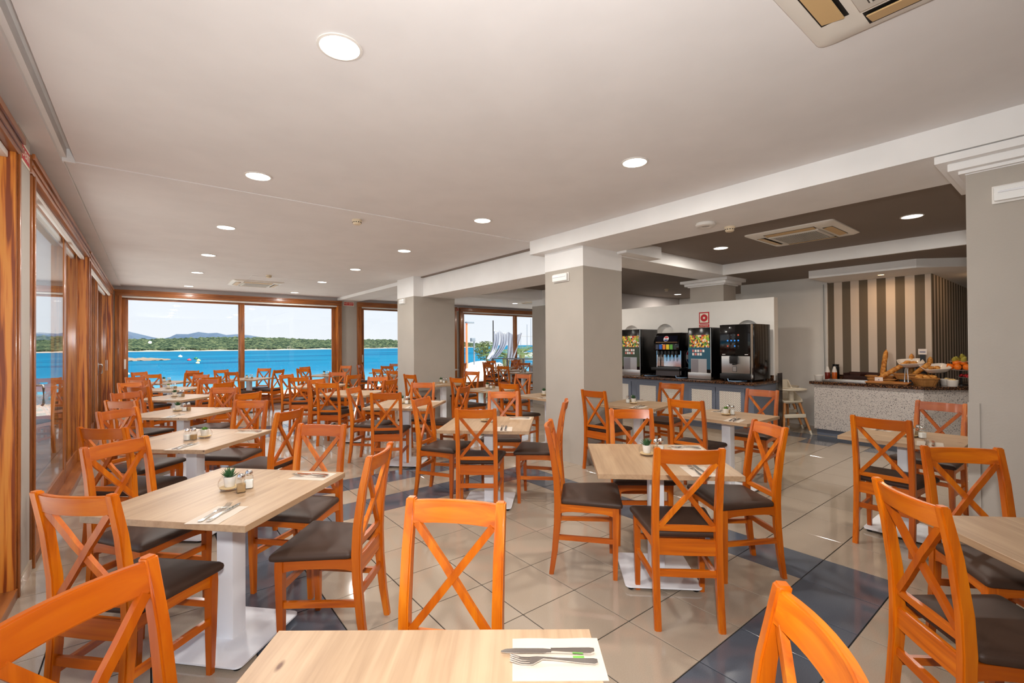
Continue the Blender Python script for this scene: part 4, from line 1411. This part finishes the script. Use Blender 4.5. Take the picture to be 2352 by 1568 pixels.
# baskets
WICK = mat('wicker', S(192, 132, 66), .7)
v = coords(WICK, 'Object', (1, 1, 1))
wv = N(WICK, 'ShaderNodeTexWave', wave_type='BANDS', bands_direction='Z'); wv.inputs['Scale'].default_value = 60
LK(WICK, v, wv.inputs['Vector'])
LK(WICK, ramp(WICK, wv.outputs[0], [(.2, S(150, 92, 40)), (.8, S(206, 150, 84))]), BS(WICK).inputs['Base Color'])
def basket(label, x, y, z, rz, a, b, h):
    r = thing('bread_basket', label, 'basket', (x, y, z), rz, 'bread baskets')
    def ringp(sa, sb, zz, n=44):
        pts = []
        for k in range(n):
            t = 2 * PI * k / n
            cx_, sy_ = math.cos(t), math.sin(t)
            e_ = .45
            rib = 1 + (.015 if k % 2 else -.01)
            pts.append((sa * math.copysign(abs(cx_) ** e_, cx_) * rib, sb * math.copysign(abs(sy_) ** e_, sy_) * rib, zz))
        return pts
    bm = bm_new()
    loft(bm, [ringp(a * .72, b * .72, .0), ringp(a * .86, b * .86, h * .5), ringp(a * .97, b * .97, h), ringp(a * .90, b * .90, h), ringp(a * .78, b * .78, h * .5), ringp(a * .66, b * .66, .012)])
    ob('weave', mesh('weave', bm, WICK), r)
    bm = bm_new()
    rg = ringp(a, b, h, 44)
    tube(bm, rg + rg[:2], .008, 6)
    ob('rim', mesh('rim', bm, WICK, 60), r)
    return r
basket('wicker basket of round rolls at the front corner of the buffet', 8.72, 1.50, ZF, .55, .17, .13, .10)
basket('wicker basket with leaning baguettes, left of the middle', 9.04, 2.08, ZF, .1, .13, .18, .085)
basket('long wicker basket below the white square bowls', 9.0, 1.72, ZF + .055, 0, .13, .19, .08)
basket('flat wicker basket behind the small white card', 8.86, 2.02, ZF, .1, .1, .17, .05)
tag(B('basket_stand', BLACK, (8.92, 9.08, 1.62, 1.82, ZF, ZF + .055)), 'black stand under the long wicker basket', 'stand')
CRUST = mat('bread_crust', S(196, 122, 40), .6)
v = coords(CRUST, 'Object')
LK(CRUST, ramp(CRUST, noise(CRUST, v, 26, 4), [(.35, S(170, 98, 30)), (.55, S(216, 148, 64)), (.75, S(236, 192, 120))]), BS(CRUST).inputs['Base Color'])
bump(CRUST, noise(CRUST, v, 40, 3), .4, .01)
rolls = [(8.70, 1.56), (8.66, 1.47), (8.76, 1.49), (8.74, 1.41), (8.82, 1.56), (8.64, 1.54), (8.80, 1.45)]
places_ = ['at the back left', 'at the front', 'in the middle', 'at the right', 'at the very back', 'at the left', 'at the right rear']
for (x_, y_), pw in zip(rolls, places_):
    bm = bm_new(); blob(bm, (0, 0, 0), .055, .042, .034, 2, .03)
    tag(ob('bread_roll', mesh('bread_roll', bm, CRUST, 70), None, (x_, y_, ZF + .112), random.uniform(0, 3)), 'round brown bread roll %s of the front roll basket' % pw, 'bread', 'bread rolls')
def baguette(label, p0, p1, rad=.034):
    bm = bm_new()
    p0, p1 = Vector(p0), Vector(p1)
    pts, rr = [], []
    for k in range(13):
        t = k / 12
        pts.append(p0.lerp(p1, t))
        rr.append(rad * (max(.02, 1 - (2 * t - 1) ** 6)) ** .5 * (1 + .04 * math.sin(k * 2.2)))
    tube(bm, pts, rr, 12)
    tag(ob('baguette', mesh('baguette', bm, CRUST, 60)), label, 'bread', 'baguettes')
baguette('tall baguette standing in the left basket against the stripes', (9.02, 2.06, .90), (9.22, 2.04, 1.36))
baguette('baguette leaning to the right across the left basket', (8.84, 2.08, .90), (9.02, 1.72, 1.19))
baguette('baguette standing behind the left white bowl', (9.22, 1.74, .90), (9.26, 1.74, 1.30))
baguette('baguette leaning out of the long basket before the white bowls', (8.98, 1.68, .98), (8.92, 1.46, 1.18))
baguette('baguette standing behind the right white bowl', (9.22, 1.53, .90), (9.24, 1.52, 1.26))
# white square bowls on black stands
def sqbowl(label, x, y, z, rz):
    r = thing('square_bowl', label, 'bowl', (x, y, z), rz, 'white square bowls')
    def sq(a, zz, tilt=0):
        pts = []
        for k in range(32):
            t = 2 * PI * k / 32
            e_ = .35
            cx_, sy_ = math.cos(t), math.sin(t)
            pts.append((a * math.copysign(abs(cx_) ** e_, cx_), a * math.copysign(abs(sy_) ** e_, sy_), zz))
        return pts
    bm = bm_new()
    loft(bm, [sq(.07, 0), sq(.12, .03), sq(.155, .085), sq(.148, .088), sq(.11, .035), sq(.06, .012)])
    bmesh.ops.transform(bm, matrix=Matrix.Rotation(-rz, 4, 'Z') @ Matrix.Rotation(-.24, 4, 'Y') @ Matrix.Rotation(rz, 4, 'Z'), verts=bm.verts[:])
    ob('bowl', mesh('bowl', bm, PORC, 50), r)
    for sx_ in (-1, 1):
        for sy_ in (-1, 1):
            B('stand_leg', BLACK, (sx_ * .08 - .006, sx_ * .08 + .006, sy_ * .08 - .006, sy_ * .08 + .006, ZF - z, .012), r)
    B('stand_rim', BLACK, (-.1, .1, -.1, .1, -.004, .004), r)
    return r
sqbowl('white square bowl of buns, left and higher of the two', 9.10, 1.72, 1.105, .3)
sqbowl('white square bowl of buns, right and lower of the two', 8.95, 1.42, 1.04, .45)
for (x_, y_, z_), lab in (((9.08, 1.75, 1.17), 'small bun at the left in the higher white bowl'), ((9.08, 1.68, 1.165), 'small bun at the right in the higher white bowl'), ((8.95, 1.46, 1.10), 'small bun at the left in the lower white bowl'), ((8.93, 1.40, 1.105), 'long bun at the right in the lower white bowl')):
    bm = bm_new(); blob(bm, (0, 0, 0), .05, .034, .03, 2, .02)
    tag(ob('bun', mesh('bun', bm, CRUST, 70), None, (x_, y_, z_), random.uniform(0, 3)), lab, 'bread', 'buns')
# price cards
CARD = mat('white_card', S(240, 232, 226), .6)
NAVY = mat('navy_print', S(36, 48, 110), .6)
r = thing('sign_holder', 'small tilted price card on a black stand above the white bowls', 'sign', (9.2, 1.60, 1.24), 0)
B('card', CARD, (-.004, 0, -.05, .05, .05, .135), r)
B('print_bar', NAVY, (-.006, -.004, -.034, .034, .082, .094), r)
B('post', BLACK, (-.004, .004, -.03, .03, ZF - 1.24, .05), r)
r = thing('card_holder', 'small white card standing before the flat basket', 'sign', (8.70, 2.02, ZF + .032))
B('card', CARD, (-.003, 0, -.05, .05, 0, .055), r)
B('print_dot', NAVY, (-.005, -.003, -.006, .006, .012, .022), r)
# tongs
r = thing('serving_tongs', 'steel serving tongs standing on the cutting board', 'tongs', (8.62, 1.68, ZF + .034))
for sy_ in (-1, 1):
    bm = bm_new()
    tube(bm, [(0, sy_ * .02, 0), (0, sy_ * .018, .08), (0, sy_ * .012, .19), (0, sy_ * .004, .21)], [.012, .006, .005, .004], 8)
    ob('arm', mesh('arm', bm, CHROME, 60), r)
# fruit stand
FY = 1.17
fs = thing('fruit_stand', 'three tier fruit stand with white plates beside the right pillar', 'stand', (9.12, FY, ZF))
bm = bm_new()
cyl(bm, (0, 0, 0), (0, 0, .30), .012, n=12)
ob('post', mesh('post', bm, BLACK, 40), fs)
bm = bm_new(); lathe(bm, [(.1, 0), (.1, .01), (.02, .02)], 20); ob('base', mesh('base', bm, BLACK, 40), fs)
for z_, a_, dx, dy in ((.10, .15, -.02, -.10), (.205, .19, 0, 0), (.32, .15, .04, -.02)):
    bm = bm_new(); lathe(bm, [(.08, 0), (a_, .012), (a_ + .004, .016), (a_ - .01, .014), (.0005, .006)], 32, (dx, dy, z_), cap1=False)
    ob('plate', mesh('plate', bm, PORC, 50), fs)
OR_ = mat('orange_skin', S(240, 122, 20), .45)
bump(OR_, noise(OR_, coords(OR_, 'Object'), 160, 2), .15, .003)
PEAR = mat('pear_skin', S(168, 158, 62), .45)
BERRY = mat('strawberry_skin', S(176, 24, 28), .4)
def sphere_obj(name, m, x, y, z, rr, lab, grp, cat, sq_=1.0):
    bm = bm_new(); blob(bm, (0, 0, 0), rr, rr, rr * sq_, 3)
    o = tag(ob(name, mesh(name, bm, m, 80), None, (x, y, z)), lab, cat, grp)
    return o
words = ['at the front left', 'at the front', 'at the front right', 'at the left', 'at the right', 'on top at the left', 'on top at the right', 'at the rear']
for (dx, dy, dz), wd in zip(((-.10, .10, 0), (-.13, .02, 0), (-.11, -.07, 0), (-.02, .13, 0), (-.03, -.12, 0), (-.07, .04, .055), (-.05, -.03, .058), (.06, .0, 0)), words):
    sphere_obj('orange', OR_, 9.12 + dx, FY + dy, ZF + .205 + .055 + dz, .042, 'orange %s of the middle fruit plate' % wd, 'oranges on the fruit stand', 'fruit')
for k, (dx, dy, wd) in enumerate(((-.09, .08, 'at the left'), (-.10, .0, 'at the front'), (-.06, -.09, 'at the right'), (.02, .06, 'at the rear'), (-.02, .0, 'on top'))):
    bm = bm_new()
    lathe(bm, [(.0005, 0), (.02, .004), (.033, .022), (.031, .045), (.018, .07), (.012, .084), (.0005, .09)], 16, cap0=False, cap1=False)
    o = tag(ob('pear', mesh('pear', bm, PEAR, 60), None, (9.16 + dx, FY - .02 + dy, ZF + .335 + (.04 if k == 4 else 0))), 'green pear %s of the top fruit plate' % wd, 'fruit', 'pears on the fruit stand')
    o.rotation_euler = (random.uniform(-.7, .7), random.uniform(-.9, .3), 0)
sphere_obj('orange', OR_, 9.24, FY - .11, ZF + .385, .048, 'single red orange on top of the fruit stand', 'oranges on the fruit stand', 'fruit')
bm = bm_new()
for k in range(60):
    t, q = random.uniform(0, 2 * PI), .12 * random.random() ** .5
    blob(bm, (q * math.cos(t), q * math.sin(t), random.uniform(0, .03)), .016, .016, .02, 1)
tag(ob('strawberry_heap', mesh('strawberry_heap', bm, BERRY, 70), None, (9.10, FY - .10, ZF + .12)), 'heap of red strawberries on the lowest fruit plate', 'fruit', None, 'stuff')

# ------------------------------------------------------------------ high chairs
HC = mat('cream_highchair', S(226, 216, 196), .45)
BEECH = wood('beech_leg', S(176, 110, 56), S(200, 134, 76), S(212, 150, 92), 2, .5, 0)
def high_chair(label, x, y, rz):
    r = thing('high_chair', label, 'high chair', (x, y, 0), rz, 'baby high chairs')
    for sx_ in (-1, 1):
        for sy_ in (-1, 1):
            bm = bm_new()
            p0, p1 = Vector((sx_ * .25, sy_ * .25, 0)), Vector((sx_ * .13, sy_ * .13, .52))
            tube(bm, [p0.lerp(p1, t) for t in (.12, .5, 1)], [.017, .019, .02], 12)
            lg = ob('leg', mesh('leg', bm, BEECH, 60), r)
            bm = bm_new()
            tube(bm, [p0, p0.lerp(p1, .13)], [.015, .018], 12)
            ob('foot_cap', mesh('foot_cap', bm, HC, 60), lg)
    bm = bm_new()
    loft(bm, [[(sx * a, sy * a, z) for sx, sy in ((1, 1), (-1, 1), (-1, -1), (1, -1))] for a, z in ((.13, .49), (.17, .52), (.17, .54))])
    bev(bm, .008, 2)
    for sx_ in (-1, 1):          # curved side walls that rise towards the back
        loft(bm, [[(sx_ * .155, y_, z0_), (sx_ * .18, y_, z0_), (sx_ * .185, y_, z1_), (sx_ * .165, y_, z1_)] for y_, z0_, z1_ in ((.14, .53, .56), (.05, .53, .62), (-.06, .53, .70), (-.13, .53, .80), (-.17, .55, .86))])
    loft(bm, [[(x_, -.165 - k_, .53), (x_, -.14 - k_, .53), (x_, -.165 - k_, .86), (x_, -.185 - k_, .86)] for x_, k_ in ((-.18, 0), (-.1, .02), (0, .028), (.1, .02), (.18, 0))])
    ob('seat_shell', mesh('seat_shell', bm, HC, 40), r)
    bm = bm_new()
    lathe(bm, [(.22, 0), (.24, .012), (.24, .026), (.22, .028), (.21, .018), (.0005, .018)], 32, cap1=False)
    bmesh.ops.transform(bm, matrix=Matrix.Translation((0, .13, .71)) @ Matrix.Diagonal((1, .75, 1, 1)), verts=bm.verts[:])
    ob('tray', mesh('tray', bm, HC, 40), r)
    B('tray_post', HC, (-.03, .03, .1, .14, .53, .71), r, .006)
    bm = bm_new()
    box(bm, -.19, .19, .17, .21, .27, .33); bev(bm, .01, 2)
    ob('footrest', mesh('footrest', bm, HC, 40), r)
    bm = bm_new()
    tube(bm, [(-.06, .12, .54), (-.05, .17, .46), (-.05, .19, .36)], .006, 6)
    ob('strap', mesh('strap', bm, BLACK, 60), r)
high_chair('cream baby high chair with beech legs beside the terrazzo counter', 8.27, 3.16, math.radians(150))
high_chair('second cream high chair behind the first, near the white wall', 8.75, 3.45, math.radians(150))
# thin cord hanging at the white wall edge
bm = bm_new()
tube(bm, [(9.28, 2.92, 2.5), (9.27, 2.915, 1.6), (9.275, 2.91, .95)], .004, 6)
tag(ob('hanging_cord', mesh('hanging_cord', bm, mat('cord_grey', S(140, 146, 146), .6))), 'thin hanging cord at the left edge of the striped wall', 'cord')
# ------------------------------------------------------------------ outdoors
ZS = -1.75
def sea_mat():
    m = mat('sea_water', S(20, 120, 190), .9, spec=.02)
    v = coords(m, 'Object', (1, 1, 1))
    se = N(m, 'ShaderNodeSeparateXYZ')
    LK(m, v, se.inputs[0])
    n1 = noise(m, coords(m, 'Object', (.006, .03, 1)), 1.0, 4, .6, .5)
    n2 = noise(m, coords(m, 'Object', (.05, .22, 1)), 1.0, 3, .6)
    deep = ramp(m, n1, [(.36, S(4, 54, 92)), (.46, S(14, 86, 118)), (.55, S(22, 98, 126)), (.64, S(2, 48, 88))])
    col = mixc(m, mathn(m, 'MULTIPLY', n2, .5), deep, S(34, 120, 146))
    d = mathn(m, 'DIVIDE', mathn(m, 'SUBTRACT', se.outputs[1], 27.0), 90.0)
    sh = ramp(m, d, [(0.0, S(156, 172, 170)), (.12, S(100, 146, 156)), (.45, S(34, 110, 138)), (1.0, S(14, 88, 124))])
    fac = ramp(m, d, [(.1, (1, 1, 1, 1)), (.8, (0, 0, 0, 1))])
    LK(m, mixc(m, fac, col, sh), BS(m).inputs['Base Color'])
    bump(m, noise(m, coords(m, 'Object', (1.2, 3, 1)), 1.0, 3), .25, .2)
    return m
SEA = sea_mat()
bm = bm_new()
vs = [bm.verts.new(p) for p in ((-4000, -600, ZS), (5000, -600, ZS), (5000, 9000, ZS), (-4000, 9000, ZS))]
bm.faces.new(vs)
tag(ob('sea', mesh('sea', bm, SEA)), 'blue and turquoise sea beyond the windows', 'sea', None, 'stuff')
SAND = mat('pale_sand', S(226, 218, 202), .9)
v = coords(SAND, 'Object')
LK(SAND, ramp(SAND, noise(SAND, v, .8, 5), [(.35, S(206, 194, 172)), (.65, S(238, 232, 220))]), BS(SAND).inputs['Base Color'])
bm = bm_new()
box(bm, -2.6, 60, 13.6, 18.5, -2.2, -.12)
vs = [bm.verts.new(p) for p in ((-60, 18.5, -.12), (60, 18.5, -.12), (60, 31, ZS - .15), (-60, 31, ZS - .15))]
bm.faces.new(vs)
box(bm, -60, -2.6, 13.6, 18.5, -2.2, -.12)
tag(ob('beach', mesh('beach', bm, SAND)), 'bright sand and terrace strip outside the back windows', 'beach', None, 'structure')
PAV = paint('terrace_paving', S(214, 206, 194), .1)
struct('terrace', PAV, (-9, -.95, -3.2, 13.6, -.4, -.06), label='pale paved terrace outside the left windows')
# mountains and coast
MTN = mat('hazy_mountain', S(86, 124, 160), 1.0, spec=0)
v = coords(MTN, 'Object', (.006, .006, .006))
LK(MTN, ramp(MTN, noise(MTN, v, 1, 5, .6), [(.35, S(74, 90, 108)), (.6, S(90, 104, 118)), (.8, S(104, 114, 122))]), BS(MTN).inputs['Base Color'])
def raydir(x, y):
    return RC.transposed() @ Vector(((x - 1176) / FPX, 1, (784 - y) / FPX))
def at_dist(x, y, dist):
    d = raydir(x, y)
    k = dist / math.hypot(d.x, d.y)
    return Vector((d.x * k, d.y * k, H + d.z * k))
ridge = [(-260, 784), (-150, 772), (-60, 778), (20, 770), (80, 766), (110, 768), (135, 762), (160, 766), (200, 772), (240, 764), (285, 758), (300, 762), (325, 768), (350, 774), (372, 778), (390, 774), (405, 767), (432, 767), (456, 762), (478, 765), (498, 764), (520, 769), (548, 767), (575, 770), (610, 776), (660, 782), (720, 790)]
bm = bm_new()
rows = []
for fr, dd in ((0, 5200), (.35, 4600), (.7, 4250), (1, 4000)):
    row = []
    for i, (x, y) in enumerate(ridge):
        top = at_dist(x, y, dd)
        zt = H + (top.z - H) * (1 - fr) - (H - ZS) * fr + (0 if fr in (0, 1) else 14 * math.sin(i * 2.7 + fr * 9))
        row.append(bm.verts.new((top.x, top.y, zt)))
    rows.append(row)
for a, b in zip(rows[:-1], rows[1:]):
    for i in range(len(a) - 1):
        bm.faces.new((a[i], a[i + 1], b[i + 1], b[i]))
tag(ob('mountain_range', mesh('mountain_range', bm, MTN, 60)), 'hazy blue mountains behind the wooded coast', 'mountains', None, 'structure')
FOR = mat('pine_forest', S(96, 124, 84), 1.0, spec=0)
oi = noise(FOR, coords(FOR, 'Object', (.11, .11, .5)), 1.0, 4, .7)
LK(FOR, ramp(FOR, oi, [(.38, S(26, 40, 34)), (.5, S(58, 72, 54)), (.62, S(96, 104, 74))]), BS(FOR).inputs['Base Color'])
bm = bm_new()
def coast_top(x):
    pts = [(-300, 781), (60, 781), (285, 779), (400, 776), (520, 773), (640, 775), (740, 779), (800, 779), (880, 779), (960, 781), (1040, 782), (1075, 786), (1110, 789)]
    for (x0, y0), (x1, y1) in zip(pts[:-1], pts[1:]):
        if x <= x1:
            return y0 + (y1 - y0) * (x - x0) / (x1 - x0)
    return 789
items = []
for k in range(7000):
    x = random.uniform(-300, 1108)
    f = random.random()
    dist = 480 + 420 * f + max(0, x - 600) * .6
    yt = coast_top(x)
    base_y = 797.0 + (1176 - x) * .0069 - 1.5
    yy = base_y + (yt + 2 - base_y) * f
    p = at_dist(x, yy, dist)
    s_ = random.uniform(1.5, 3.2) * (dist / 600)
    items.append((p.x, p.y, p.z - s_ * .3, s_ * 1.3, s_ * 1.3, s_ * .85))
tag(ob('wooded_coast', cloud('wooded_coast', items, FOR)), 'low coast covered in green pine trees across the bay', 'trees', None, 'stuff')
bm = bm_new()
prev = None
for i in range(61):
    x = -300 + 1420 * i / 60
    dist = 470 + max(0, x - 600) * .6
    p = at_dist(x, 790, dist)
    hgt = .75 + .35 * math.sin(i * 1.9)
    q0, q1, q2 = Vector((p.x * .985, p.y * .985, ZS - .2)), Vector((p.x, p.y, ZS + hgt)), Vector((p.x * 1.15, p.y * 1.15, ZS + hgt + .3))
    cur = [bm.verts.new(q) for q in (q0, q1, q2)]
    if prev:
        bm.faces.new((prev[0], cur[0], cur[1], prev[1])); bm.faces.new((prev[1], cur[1], cur[2], prev[2]))
    prev = cur
tag(ob('far_shore', mesh('far_shore', bm, mat('shore_rock', S(168, 150, 130), .95))), 'pale rocky shoreline below the wooded coast', 'shore', None, 'structure')
# rocky islet
bm = bm_new()
for k in range(46):
    t = k / 45
    x = 262 + 122 * t
    p = at_dist(x, 800, 150 + random.uniform(-5, 5))
    s_ = random.uniform(1.3, 2.4) * (1 - .55 * t)
    blob(bm, (p.x, p.y, ZS + .0), s_ * 1.6, s_ * 1.6, s_ * .42, 1, .18)
tag(ob('rocky_islet', mesh('rocky_islet', bm, mat('islet_rock', S(130, 112, 94), .95))), 'low rocky islet in the bay at the left of the sea window', 'rocks', None, 'stuff')
def on_sea(x, y):
    d = raydir(x, y)
    k = (ZS - H) / d.z
    return Vector((d.x * k, d.y * k, ZS))
for x, y, col, lab in ((414, 820, S(240, 236, 214), 'pale buoy floating left of the others in the bay'), (434.5, 828, S(222, 60, 70), 'red buoy floating in the bay'), (450, 824.5, S(30, 110, 70), 'dark green buoy floating in the bay'),
                       (456, 829, S(244, 222, 120), 'yellow buoy beside the green one'), (454, 834.5, S(244, 236, 170), 'cream buoy nearest the beach'), (293, 860, S(236, 220, 200), 'small pale buoy near the window post at the left')):
    p = on_sea(x, y)
    d = p.length
    rr = 3.4 / FPX * d
    bm = bm_new()
    blob(bm, (0, 0, 0), rr, rr, rr * .75, 2)
    cyl(bm, (0, 0, rr * .6), (0, 0, rr * 1.0), rr * .18, n=8)
    tag(ob('buoy', mesh('buoy', bm, mat('buoy_%d_%d' % (x, y), col, .5), 60), None, (p.x, p.y, ZS + rr * .3)), lab, 'buoy', 'mooring buoys')
# right hand view: lamp posts, draped pergola, palm, bush, boats, railing
def G(x, dist):
    p = at_dist(x, 800, dist)
    return p.x, p.y
gx, gy = G(1072, 24)
lp = thing('lamp_post', 'tall orange lamp post outside the terrace window', 'lamp post', (gx, gy, -.12))
bm = bm_new(); cyl(bm, (0, 0, 0), (0, 0, 2.75), .07, .05, 12); ob('pole', mesh('pole', bm, mat('orange_metal', S(240, 128, 84), .5), 40), lp)
B('lamp_head', mat('grey_metal', S(120, 130, 140), .5), (-.05, .42, -.1, .1, 2.75, 2.83), lp, .02)
gx, gy = G(1089, 30)
lp = thing('street_lamp', 'thin grey lamp pole with twin spotlights outside the terrace window', 'lamp post', (gx, gy, -1.0))
bm = bm_new(); cyl(bm, (0, 0, 0), (0, 0, 2.75), .05, .05, 10); ob('pole', mesh('pole', bm, MATS['grey_metal'], 40), lp)
B('spotlight', MATS['grey_metal'], (-.25, .05, -.1, .1, 2.72, 2.95), lp, .02)
gx, gy = G(1133, 19)
tm = thing('terrace_mast', 'thin dark mast that holds the white awning sheets', 'mast', (gx, gy, -.12))
bm = bm_new(); cyl(bm, (0, 0, 0), (0, 0, 2.62), .03, .022, 10); ob('pole', mesh('pole', bm, DARKSTEEL, 40), tm)
bm = bm_new()
tube(bm, [(0, 0, 2.2), (.6, -.25, 2.05), (1.3, -.55, 1.96), (2.6, -1.1, 1.9)], .008, 6)
ob('wire', mesh('wire', bm, BLACK), tm)
CLOTH = mat('white_sheet', S(236, 236, 240), .9)
def sheet(label, top, bot, sway):
    bm = bm_new()
    n, m_ = 12, 12
    V = []
    for i in range(n + 1):
        t = i / n
        row = []
        for j in range(m_ + 1):
            u = j / m_
            a = Vector(top[0]).lerp(Vector(top[1]), u)
            b = Vector(bot[0]).lerp(Vector(bot[1]), u)
            p = a.lerp(b, t)
            p += Vector((sway * math.sin(PI * t), 0, -.10 * math.sin(PI * u) * (1 - t))) + Vector((.05, .08, 0)) * math.sin(u * 18) * (.4 + t)
            row.append(bm.verts.new(p))
        V.append(row)
    for i in range(n):
        for j in range(m_):
            bm.faces.new((V[i][j], V[i + 1][j], V[i + 1][j + 1], V[i][j + 1]))
    r_ = bmesh.ops.extrude_face_region(bm, geom=bm.faces[:])
    bmesh.ops.translate(bm, verts=[g for g in r_['geom'] if isinstance(g, bmesh.types.BMVert)], vec=(0, .01, 0))
    tag(ob('awning_sheet', mesh('awning_sheet', bm, CLOTH, 60)), label, 'curtain', 'white awning sheets')
def W3(x, y, dist):
    return at_dist(x, y, dist)
sheet('white sheet blowing to the left of the terrace mast', (W3(1134, 757, 19), W3(1148, 758, 18.6)), (W3(1118, 824, 18.4), W3(1128, 826, 18)), .15)
sheet('white sheet hanging slanted right of the terrace mast', (W3(1148, 758, 18.6), W3(1168, 762, 18)), (W3(1131, 822, 18), W3(1138, 824, 17.6)), .2)
sheet('white sheet hanging straight beside the window bar', (W3(1168, 762, 18), W3(1199, 764, 17.4)), (W3(1165, 826, 17.4), W3(1179, 828, 17)), .0)
LEAF = [mat('palm_leaf', S(84, 104, 46), .6), mat('bush_leaf', S(84, 100, 44), .7)]
def palm(label, x, y, z, R, nf, seed):
    rnd = random.Random(seed)
    r = thing('palm', label, 'palm', (x, y, z))
    bm = bm_new()
    tube(bm, [(0, 0, -1.6), (.03, 0, -.4), (0, 0, .8)], [.17, .13, .17], 10)
    ob('trunk', mesh('trunk', bm, mat('palm_trunk', S(120, 96, 70), .9), 60), r)
    for k in range(nf):
        t = 2 * PI * k / nf + rnd.uniform(-.2, .2)
        el = rnd.uniform(.25, 1.15)
        bm = bm_new()
        sp_ = []
        for i in range(13):
            u = i / 12
            q = R * u
            sp_.append(Vector((math.cos(t) * q * math.cos(el - u * .9), math.sin(t) * q * math.cos(el - u * .9), .8 + q * math.sin(el) - .55 * R * u * u)))
        tube(bm, sp_, [.016 - .01 * i / 12 for i in range(13)], 5)
        side = Vector((-math.sin(t), math.cos(t), 0))
        for i in range(2, 13):
            u = i / 12
            L = .38 * R * math.sin(PI * (.12 + .8 * u))
            d = (sp_[min(i + 1, 12)] - sp_[i - 1]).normalized()
            for sg in (-1, 1):
                tip = sp_[i] + side * sg * L * .75 + d * L * .6 - Vector((0, 0, L * .25))
                a_ = sp_[i] - d * .03
                b_ = sp_[i] + d * .03
                bm.faces.new([bm.verts.new(p) for p in (a_, b_, tip)])
        ob('frond', mesh('frond', bm, LEAF[0]), r)
gx, gy = G(1162, 21)
palm('feathery palm right of the terrace mast', gx, gy, .1, 1.15, 16, 3)
gx, gy = G(1199, 26)
palm('palm with arching fronds beside the slim pillar', gx, gy, .15, 1.3, 16, 5)
gx, gy = G(1117, 28)
bu = thing('bush', 'round yellow green bush left of the terrace mast', 'bush', (gx, gy, -.4))
bm = bm_new()
for k in range(900):
    a_, b_ = random.uniform(0, 2 * PI), random.uniform(-1, 1)
    q = random.random() ** .4
    p = Vector((math.cos(a_) * math.sqrt(1 - b_ * b_) * .75 * q, math.sin(a_) * math.sqrt(1 - b_ * b_) * .75 * q, 1.55 + b_ * .6 * q))
    d1 = Vector((random.uniform(-1, 1), random.uniform(-1, 1), random.uniform(-1, 1))).normalized() * .08
    d2 = Vector((random.uniform(-1, 1), random.uniform(-1, 1), random.uniform(-1, 1))).normalized() * .04
    bm.faces.new([bm.verts.new(v_) for v_ in (p - d1, p + d2, p + d1, p - d2)])
ob('foliage', mesh('foliage', bm, LEAF[1]), bu)
bm = bm_new(); tube(bm, [(0, 0, 0), (.05, 0, .8), (0, .05, 1.5)], [.07, .05, .03], 8); ob('stem', mesh('stem', bm, MATS['palm_trunk'], 60), bu)
# glass railing on the terrace edge
p0, p1 = W3(1130, 823, 16.2), W3(1240, 819, 15.2)
rl = thing('terrace_railing', 'grey topped glass railing on the terrace', 'railing', (p0.x, p0.y, -.12), math.atan2(p1.y - p0.y, p1.x - p0.x))
L = math.hypot(p1.x - p0.x, p1.y - p0.y)
B('handrail', MATS['grey_metal'], (0, L, -.025, .025, p0.z + .12 - .02, p0.z + .12 + .02), rl, .006)
for k in range(4):
    xx = L * k / 3
    B('post', MATS['grey_metal'], (xx - .02, xx + .02, -.02, .02, 0, p0.z + .1), rl)
    if k < 3:
        bm = bm_new(); box(bm, xx + .04, xx + L / 3 - .04, -.004, .004, .08, p0.z + .06)
        ob('pane', mesh('pane', bm, PANE), rl)
# boats
def boat(label, x, dist, mast):
    gx, gy = G(x, dist)
    r = thing('sailing_boat', label, 'boat', (gx, gy, ZS), random.uniform(-.5, .5), 'moored boats')
    bm = bm_new()
    loft(bm, [[(xx, -w_, .9), (xx, -w_ * .5, -.1), (xx, w_ * .5, -.1), (xx, w_, .9)] for xx, w_ in ((-3, .9), (-1, 1.1), (1.5, 1.0), (3.6, .08))])
    ob('hull', mesh('hull', bm, WHITE_PL, 40), r)
    B('cabin', WHITE_PL, (-1.4, 1.0, -.7, .7, .9, 1.5), r, .08)
    bm = bm_new(); cyl(bm, (.3, 0, .9), (.3, 0, mast), .06, .04, 8); ob('mast', mesh('mast', bm, MATS['grey_metal'], 40), r)
    bm = bm_new(); cyl(bm, (.3, 0, 1.9), (-2.4, 0, 1.9), .05, .05, 8); ob('boom', mesh('boom', bm, MATS['grey_metal'], 40), r)
boat('white sailing boat with tall mast, left of the harbour boats', 1208, 95, 7.5)
boat('white sailing boat with taller mast, right of the harbour boats', 1217, 110, 9.6)
boat('white sailing boat beside the window bar', 1194, 120, 6.5)
# white boulders below the terrace
for k, (x, y, dist, s_) in enumerate(((1078, 838, 30, .9), (1098, 842, 24, .8), (1108, 834, 33, 1.2), (1126, 830, 27, .7))):
    p = W3(x, y, dist)
    bm = bm_new(); blob(bm, (0, 0, 0), s_ * 1.5, s_, s_ * .5, 2, .12)
    tag(ob('boulder', mesh('boulder', bm, mat('white_rock', S(232, 228, 220), .9), 30), None, (p.x, p.y, p.z - .4)), 'sunlit white boulder outside the terrace window, %s from the left' % ORD[k], 'boulder', 'white boulders')
